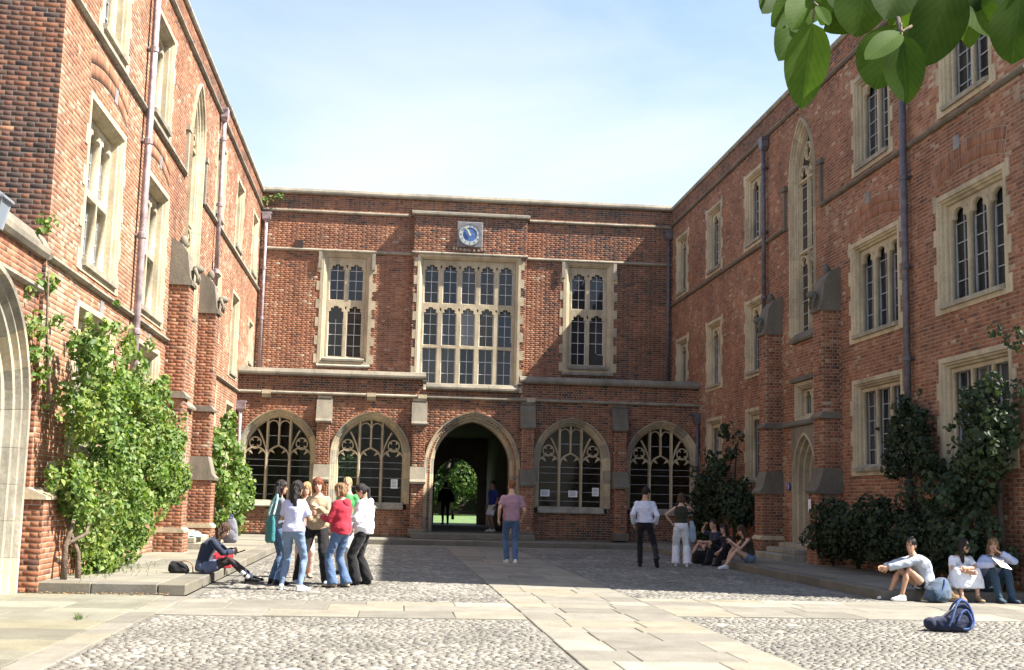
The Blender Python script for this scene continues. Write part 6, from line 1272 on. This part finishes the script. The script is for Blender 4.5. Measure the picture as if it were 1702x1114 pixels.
gb = sack('gym_bag', 'navy sports bag with blue looped handles standing on the sunlit cobbles', 'bag', (6.62, 14.1, 0.012), -8, [((-0.02, 0, 0), 0.24, 0.11), ((-0.01, 0, 0.04), 0.28, 0.15), ((0.0, 0, 0.12), 0.27, 0.15), ((0.09, 0, 0.17), 0.17, 0.12), ((0.14, 0, 0.25), 0.11, 0.08), ((0.16, 0, 0.32), 0.06, 0.03)], 'c_navy', extra=[('end_pocket', 'c_navy', (-0.24, -0.04, 0.08), (0.08, 0.11, 0.075))],
     straps=[([(-0.06, -0.14, 0.06), (-0.02, -0.15, 0.16), (0.05, -0.10, 0.31), (0.12, -0.06, 0.355), (0.20, -0.07, 0.30), (0.235, -0.12, 0.15), (0.20, -0.15, 0.05), (0.10, -0.16, 0.03)], 0.014), ([(0.0, 0.13, 0.10), (0.06, 0.10, 0.28), (0.15, 0.05, 0.36), (0.23, 0.07, 0.26), (0.25, 0.12, 0.10)], 0.014), ([(0.04, -0.15, 0.12), (0.10, -0.13, 0.22), (0.17, -0.10, 0.24), (0.22, -0.13, 0.12), (0.18, -0.16, 0.04)], 0.011)])
sack('rucksack', 'blue and grey rucksack slumped beside the woman in the sweatshirt', 'bag', (8.52, 18.56, 0.012), 20, [((0, 0, 0), 0.18, 0.11), ((0.0, 0, 0.06), 0.23, 0.15), ((0.02, 0, 0.18), 0.21, 0.15), ((0.08, 0.02, 0.30), 0.14, 0.10), ((0.12, 0.02, 0.36), 0.06, 0.04)], 'c_pack', extra=[('front_pocket', 'c_denim_dark', (-0.06, -0.12, 0.10), (0.14, 0.07, 0.10))], straps=[([(0.10, -0.06, 0.34), (0.02, -0.14, 0.26), (-0.10, -0.17, 0.12), (-0.16, -0.15, 0.03)], 0.013)])
sack('shoulder_bag', 'small tan bag on the ground against the right terrace edge', 'bag', (8.84, 18.72, 0.012), 0, [((0, 0, 0), 0.09, 0.06), ((0, 0, 0.05), 0.12, 0.08), ((0, 0, 0.13), 0.10, 0.06), ((0, 0, 0.17), 0.05, 0.02)], 'c_bagtan', straps=[([(-0.09, 0, 0.13), (0, -0.03, 0.22), (0.09, 0, 0.13)], 0.008)], strapmat='c_bagtan')
sack('handbag', 'black handbag lying behind the woman seated on the left terrace', 'bag', (-3.22, 19.95, TZ), 5, [((0, 0, 0), 0.13, 0.08), ((0, 0, 0.04), 0.17, 0.10), ((-0.02, 0, 0.13), 0.14, 0.09), ((-0.05, 0, 0.19), 0.07, 0.04)], 'c_black', straps=[([(-0.02, -0.07, 0.17), (0.10, -0.11, 0.20), (0.20, -0.10, 0.15), (0.22, -0.08, 0.02)], 0.010)], strapmat='c_bagtan')
sack('black_bag', 'black bag on the cobbles at the feet of the seated friends', 'bag', (7.50, 29.25, 0.01), 0, [((0, 0, 0), 0.17, 0.10), ((0, 0, 0.05), 0.20, 0.13), ((0, 0, 0.22), 0.18, 0.11), ((0, 0, 0.31), 0.10, 0.05)], 'c_black', straps=[([(-0.10, 0, 0.26), (0, -0.03, 0.42), (0.10, 0, 0.26)], 0.012)], strapmat='c_black')
sack('grey_rucksack', 'dark grey rucksack leaning beside the far left buttress', 'bag', (-4.02, 32.7, TZ), 0, [((0, 0, 0), 0.15, 0.10), ((0, 0, 0.08), 0.20, 0.14), ((0, 0, 0.38), 0.18, 0.13), ((0, 0, 0.58), 0.12, 0.08), ((0, 0, 0.66), 0.05, 0.03)], 'c_grey', extra=[('front_pocket', 'c_grey', (0.0, -0.13, 0.20), (0.13, 0.05, 0.13))], straps=[([(-0.05, -0.05, 0.63), (0, -0.07, 0.73), (0.05, -0.05, 0.63)], 0.012)])
# shawl over the arm of the woman in white trousers
sack('blue_jacket', 'pale blue jacket hanging beside the woman in white trousers', 'jacket', (6.98, 27.85, 0.55), 0, [((0, 0, 0), 0.05, 0.03), ((0, 0, 0.10), 0.085, 0.05), ((-0.01, 0, 0.35), 0.07, 0.05), ((-0.03, 0, 0.48), 0.04, 0.03)], 'c_sky')
# crumpled aqua cloth on the left door step
o = thing('crumpled_cloth', (XL+0.60, 28.9, 0.415), 'crumpled pale turquoise cloth left on the steps of the left doorway', 'cloth'); m = MB(); G = 15; V = []
for j in range(G):
    for i in range(G):
        u, v = i/(G-1)*2-1, j/(G-1)*2-1; e = max(0, 1-(u*u+v*v)*0.8); V.append((u*0.19+0.02*math.sin(7*v), v*0.36+0.03*math.sin(6*u), 0.004+0.13*e*(0.55+0.45*math.sin(u*6+v*4+1)*math.cos(v*7-u*2))))
m.add(V, [(j*G+i, j*G+i+1, (j+1)*G+i+1, (j+1)*G+i) for j in range(G-1) for i in range(G-1)]); m.build('folds', 'c_aqua', o, smooth=True)
# red case beside the seated woman
o = thing('red_case', (-2.80, 21.6, TZ+0.004), 'red case with dark and pale markings open on the kerb beyond the seated woman', 'case'); simple('case_red', (0.52, 0.035, 0.05), 0.45, 0.15, 10); simple('case_mark', (0.10, 0.012, 0.02), 0.5, 0.2, 10)
bevel_mesh(MB().box(-0.20, 0.20, -0.12, 0.10, 0.0, 0.06).build('case_base', 'case_red', o).data, 0.012); lid = MB().box(-0.20, 0.20, -0.008, 0.008, 0, 0.20).build('lid', 'case_red', o, Matrix.Translation((0, 0.09, 0.062)) @ Matrix.Rotation(R(-12), 4, 'X')); bevel_mesh(lid.data, 0.004)
for x, w_ in ((-0.12, 0.03), (-0.03, 0.045), (0.08, 0.03), (0.15, 0.02)): MB().box(x-w_, x+w_, -0.0105, -0.0085, 0.05, 0.13+0.03*math.sin(x*30)).build('print_mark', 'case_mark', lid)
# things in hands
simple('paper', (0.80, 0.80, 0.80), 0.7, 0.04, 5); simple('phone_black', (0.02, 0.02, 0.022), 0.2, 0.1, 5)
def slate(name, label, cat, loc, rot, sx, sy, t, mat):
    me = MB().box(-sx/2, sx/2, -sy/2, sy/2, -t/2, t/2).mesh(name, mat); bevel_mesh(me, t*0.3); return link(name, me, None, Matrix.Translation(loc) @ Euler([R(a) for a in rot]).to_matrix().to_4x4(), label=label, cat=cat)
hw_ = pH['M'] @ (pH['W'][0].lerp(pH['W'][1], 0.5)); slate('phone', 'dark phone held by the seated woman in shorts', 'phone', hw_+Vector((-0.10, 0, 0.03)), (35, 0, 90), 0.075, 0.15, 0.009, 'phone_black')
hw_ = pL['M'] @ (pL['W'][0].lerp(pL['W'][1], 0.5)); slate('notebook', 'dark notebook on the lap of the woman seated on the left terrace', 'book', hw_+Vector((0.10, 0, -0.02)), (0, -20, 0), 0.16, 0.24, 0.02, 'c_black')
hw_ = pJ['M'] @ pJ['W'][1]; slate('paper_sheets', 'white sheets of paper on the knees of the woman in dark jeans', 'paper', hw_+Vector((0.06, -0.10, 0.01)), (28, 12, 10), 0.21, 0.29, 0.006, 'paper')
hw_ = pV['M'] @ pV['W'][1]; sack('carrier_bag', 'dark bag in the right hand of the silhouetted walker', 'bag', (hw_.x, hw_.y, CZ+0.22), 90, [((0, 0, 0), 0.10, 0.05), ((0, 0, 0.05), 0.13, 0.07), ((0, 0, 0.22), 0.11, 0.05), ((0, 0, 0.27), 0.06, 0.02)], 'c_black', straps=[([(-0.06, 0, 0.25), (0, 0, 0.52), (0.06, 0, 0.25)], 0.008)], strapmat='c_black')
# notices stuck on glass and walls
NB = 'limestone'
def notice(label, loc, n_, w_, h_, mat='paper'):
    M_ = frame(loc, (1, 0, 0) if n_ == 'y' else (0, -1, 0), (0, -1, 0) if n_ == 'y' else (-1, 0, 0)); o = link('notice', MB().box(-w_/2, w_/2, -h_/2, h_/2, 0, 0.004).mesh('notice', mat), None, M_, label=label, cat='notice')
    return o
simple('ink', (0.25, 0.25, 0.30), 0.8, 0.1, 5)
for lab, x, z, w_, h_ in (('white sheet taped in the second cloister window from the left', 0.19, 1.84, 0.22, 0.30), ('white notice on the left light of the cloister window right of the archway', 5.12, 1.67, 0.30, 0.22), ('white notice on the middle light of the cloister window right of the archway', 6.04, 1.66, 0.30, 0.21), ('white notice on the right light of the cloister window right of the archway', 6.79, 1.74, 0.22, 0.27)):
    o = notice(lab, (x, YC+0.30, z), 'y', w_, h_)
    for k in range(5): MB().box(-w_*0.38, w_*(0.38 if k % 2 else 0.25), h_*(0.32-0.15*k)-0.008, h_*(0.32-0.15*k)+0.008, 0.0045, 0.0055).build('text_line', 'ink', o)
notice('white notice fixed low on the right porch buttress', (XR-0.645, 27.3, 1.45), 'x', 0.18, 0.28)
simple('sign_blue', (0.03, 0.10, 0.42), 0.4, 0.1, 5)
ds = thing('round_sign', (XR-0.03, 30.62, 1.92), 'small round blue sign beside the right doorway', 'sign'); SM = frame((0, 0, 0), (0, -1, 0), (-1, 0, 0)); disc(0.0, 0.11, 0.0, 0.012, 24).build('plate', 'sign_blue', ds, SM); MB().box(-0.015, 0.015, -0.06, 0.06, 0.0125, 0.0135).build('symbol', 'paper', ds, SM)
# leaves blown against the left terrace kerb
simple('dry_leaf', (0.30, 0.19, 0.08), 0.8, 0.4, 8); m = MB()
for k in range(130):
    x, y = random.uniform(-5.0, -2.9), 17.44-abs(random.gauss(0, 0.10)); a = random.uniform(0, 6.28); s = random.uniform(0.015, 0.035); z = 0.014+random.uniform(0, 0.012); c_, s_ = math.cos(a)*s, math.sin(a)*s
    m.add([(x-c_, y-s_, z), (x+s_*0.6, y-c_*0.6, z+random.uniform(0, 0.012)), (x+c_, y+s_, z), (x-s_*0.6, y+c_*0.6, z+random.uniform(0, 0.012))], [(0, 1, 2, 3)])
link('fallen_leaves', m.mesh('fallen_leaves', 'dry_leaf'), label='dry brown leaves blown along the foot of the left terrace', cat='leaves', kind='stuff')
bpy.data.scenes.remove(SC2)
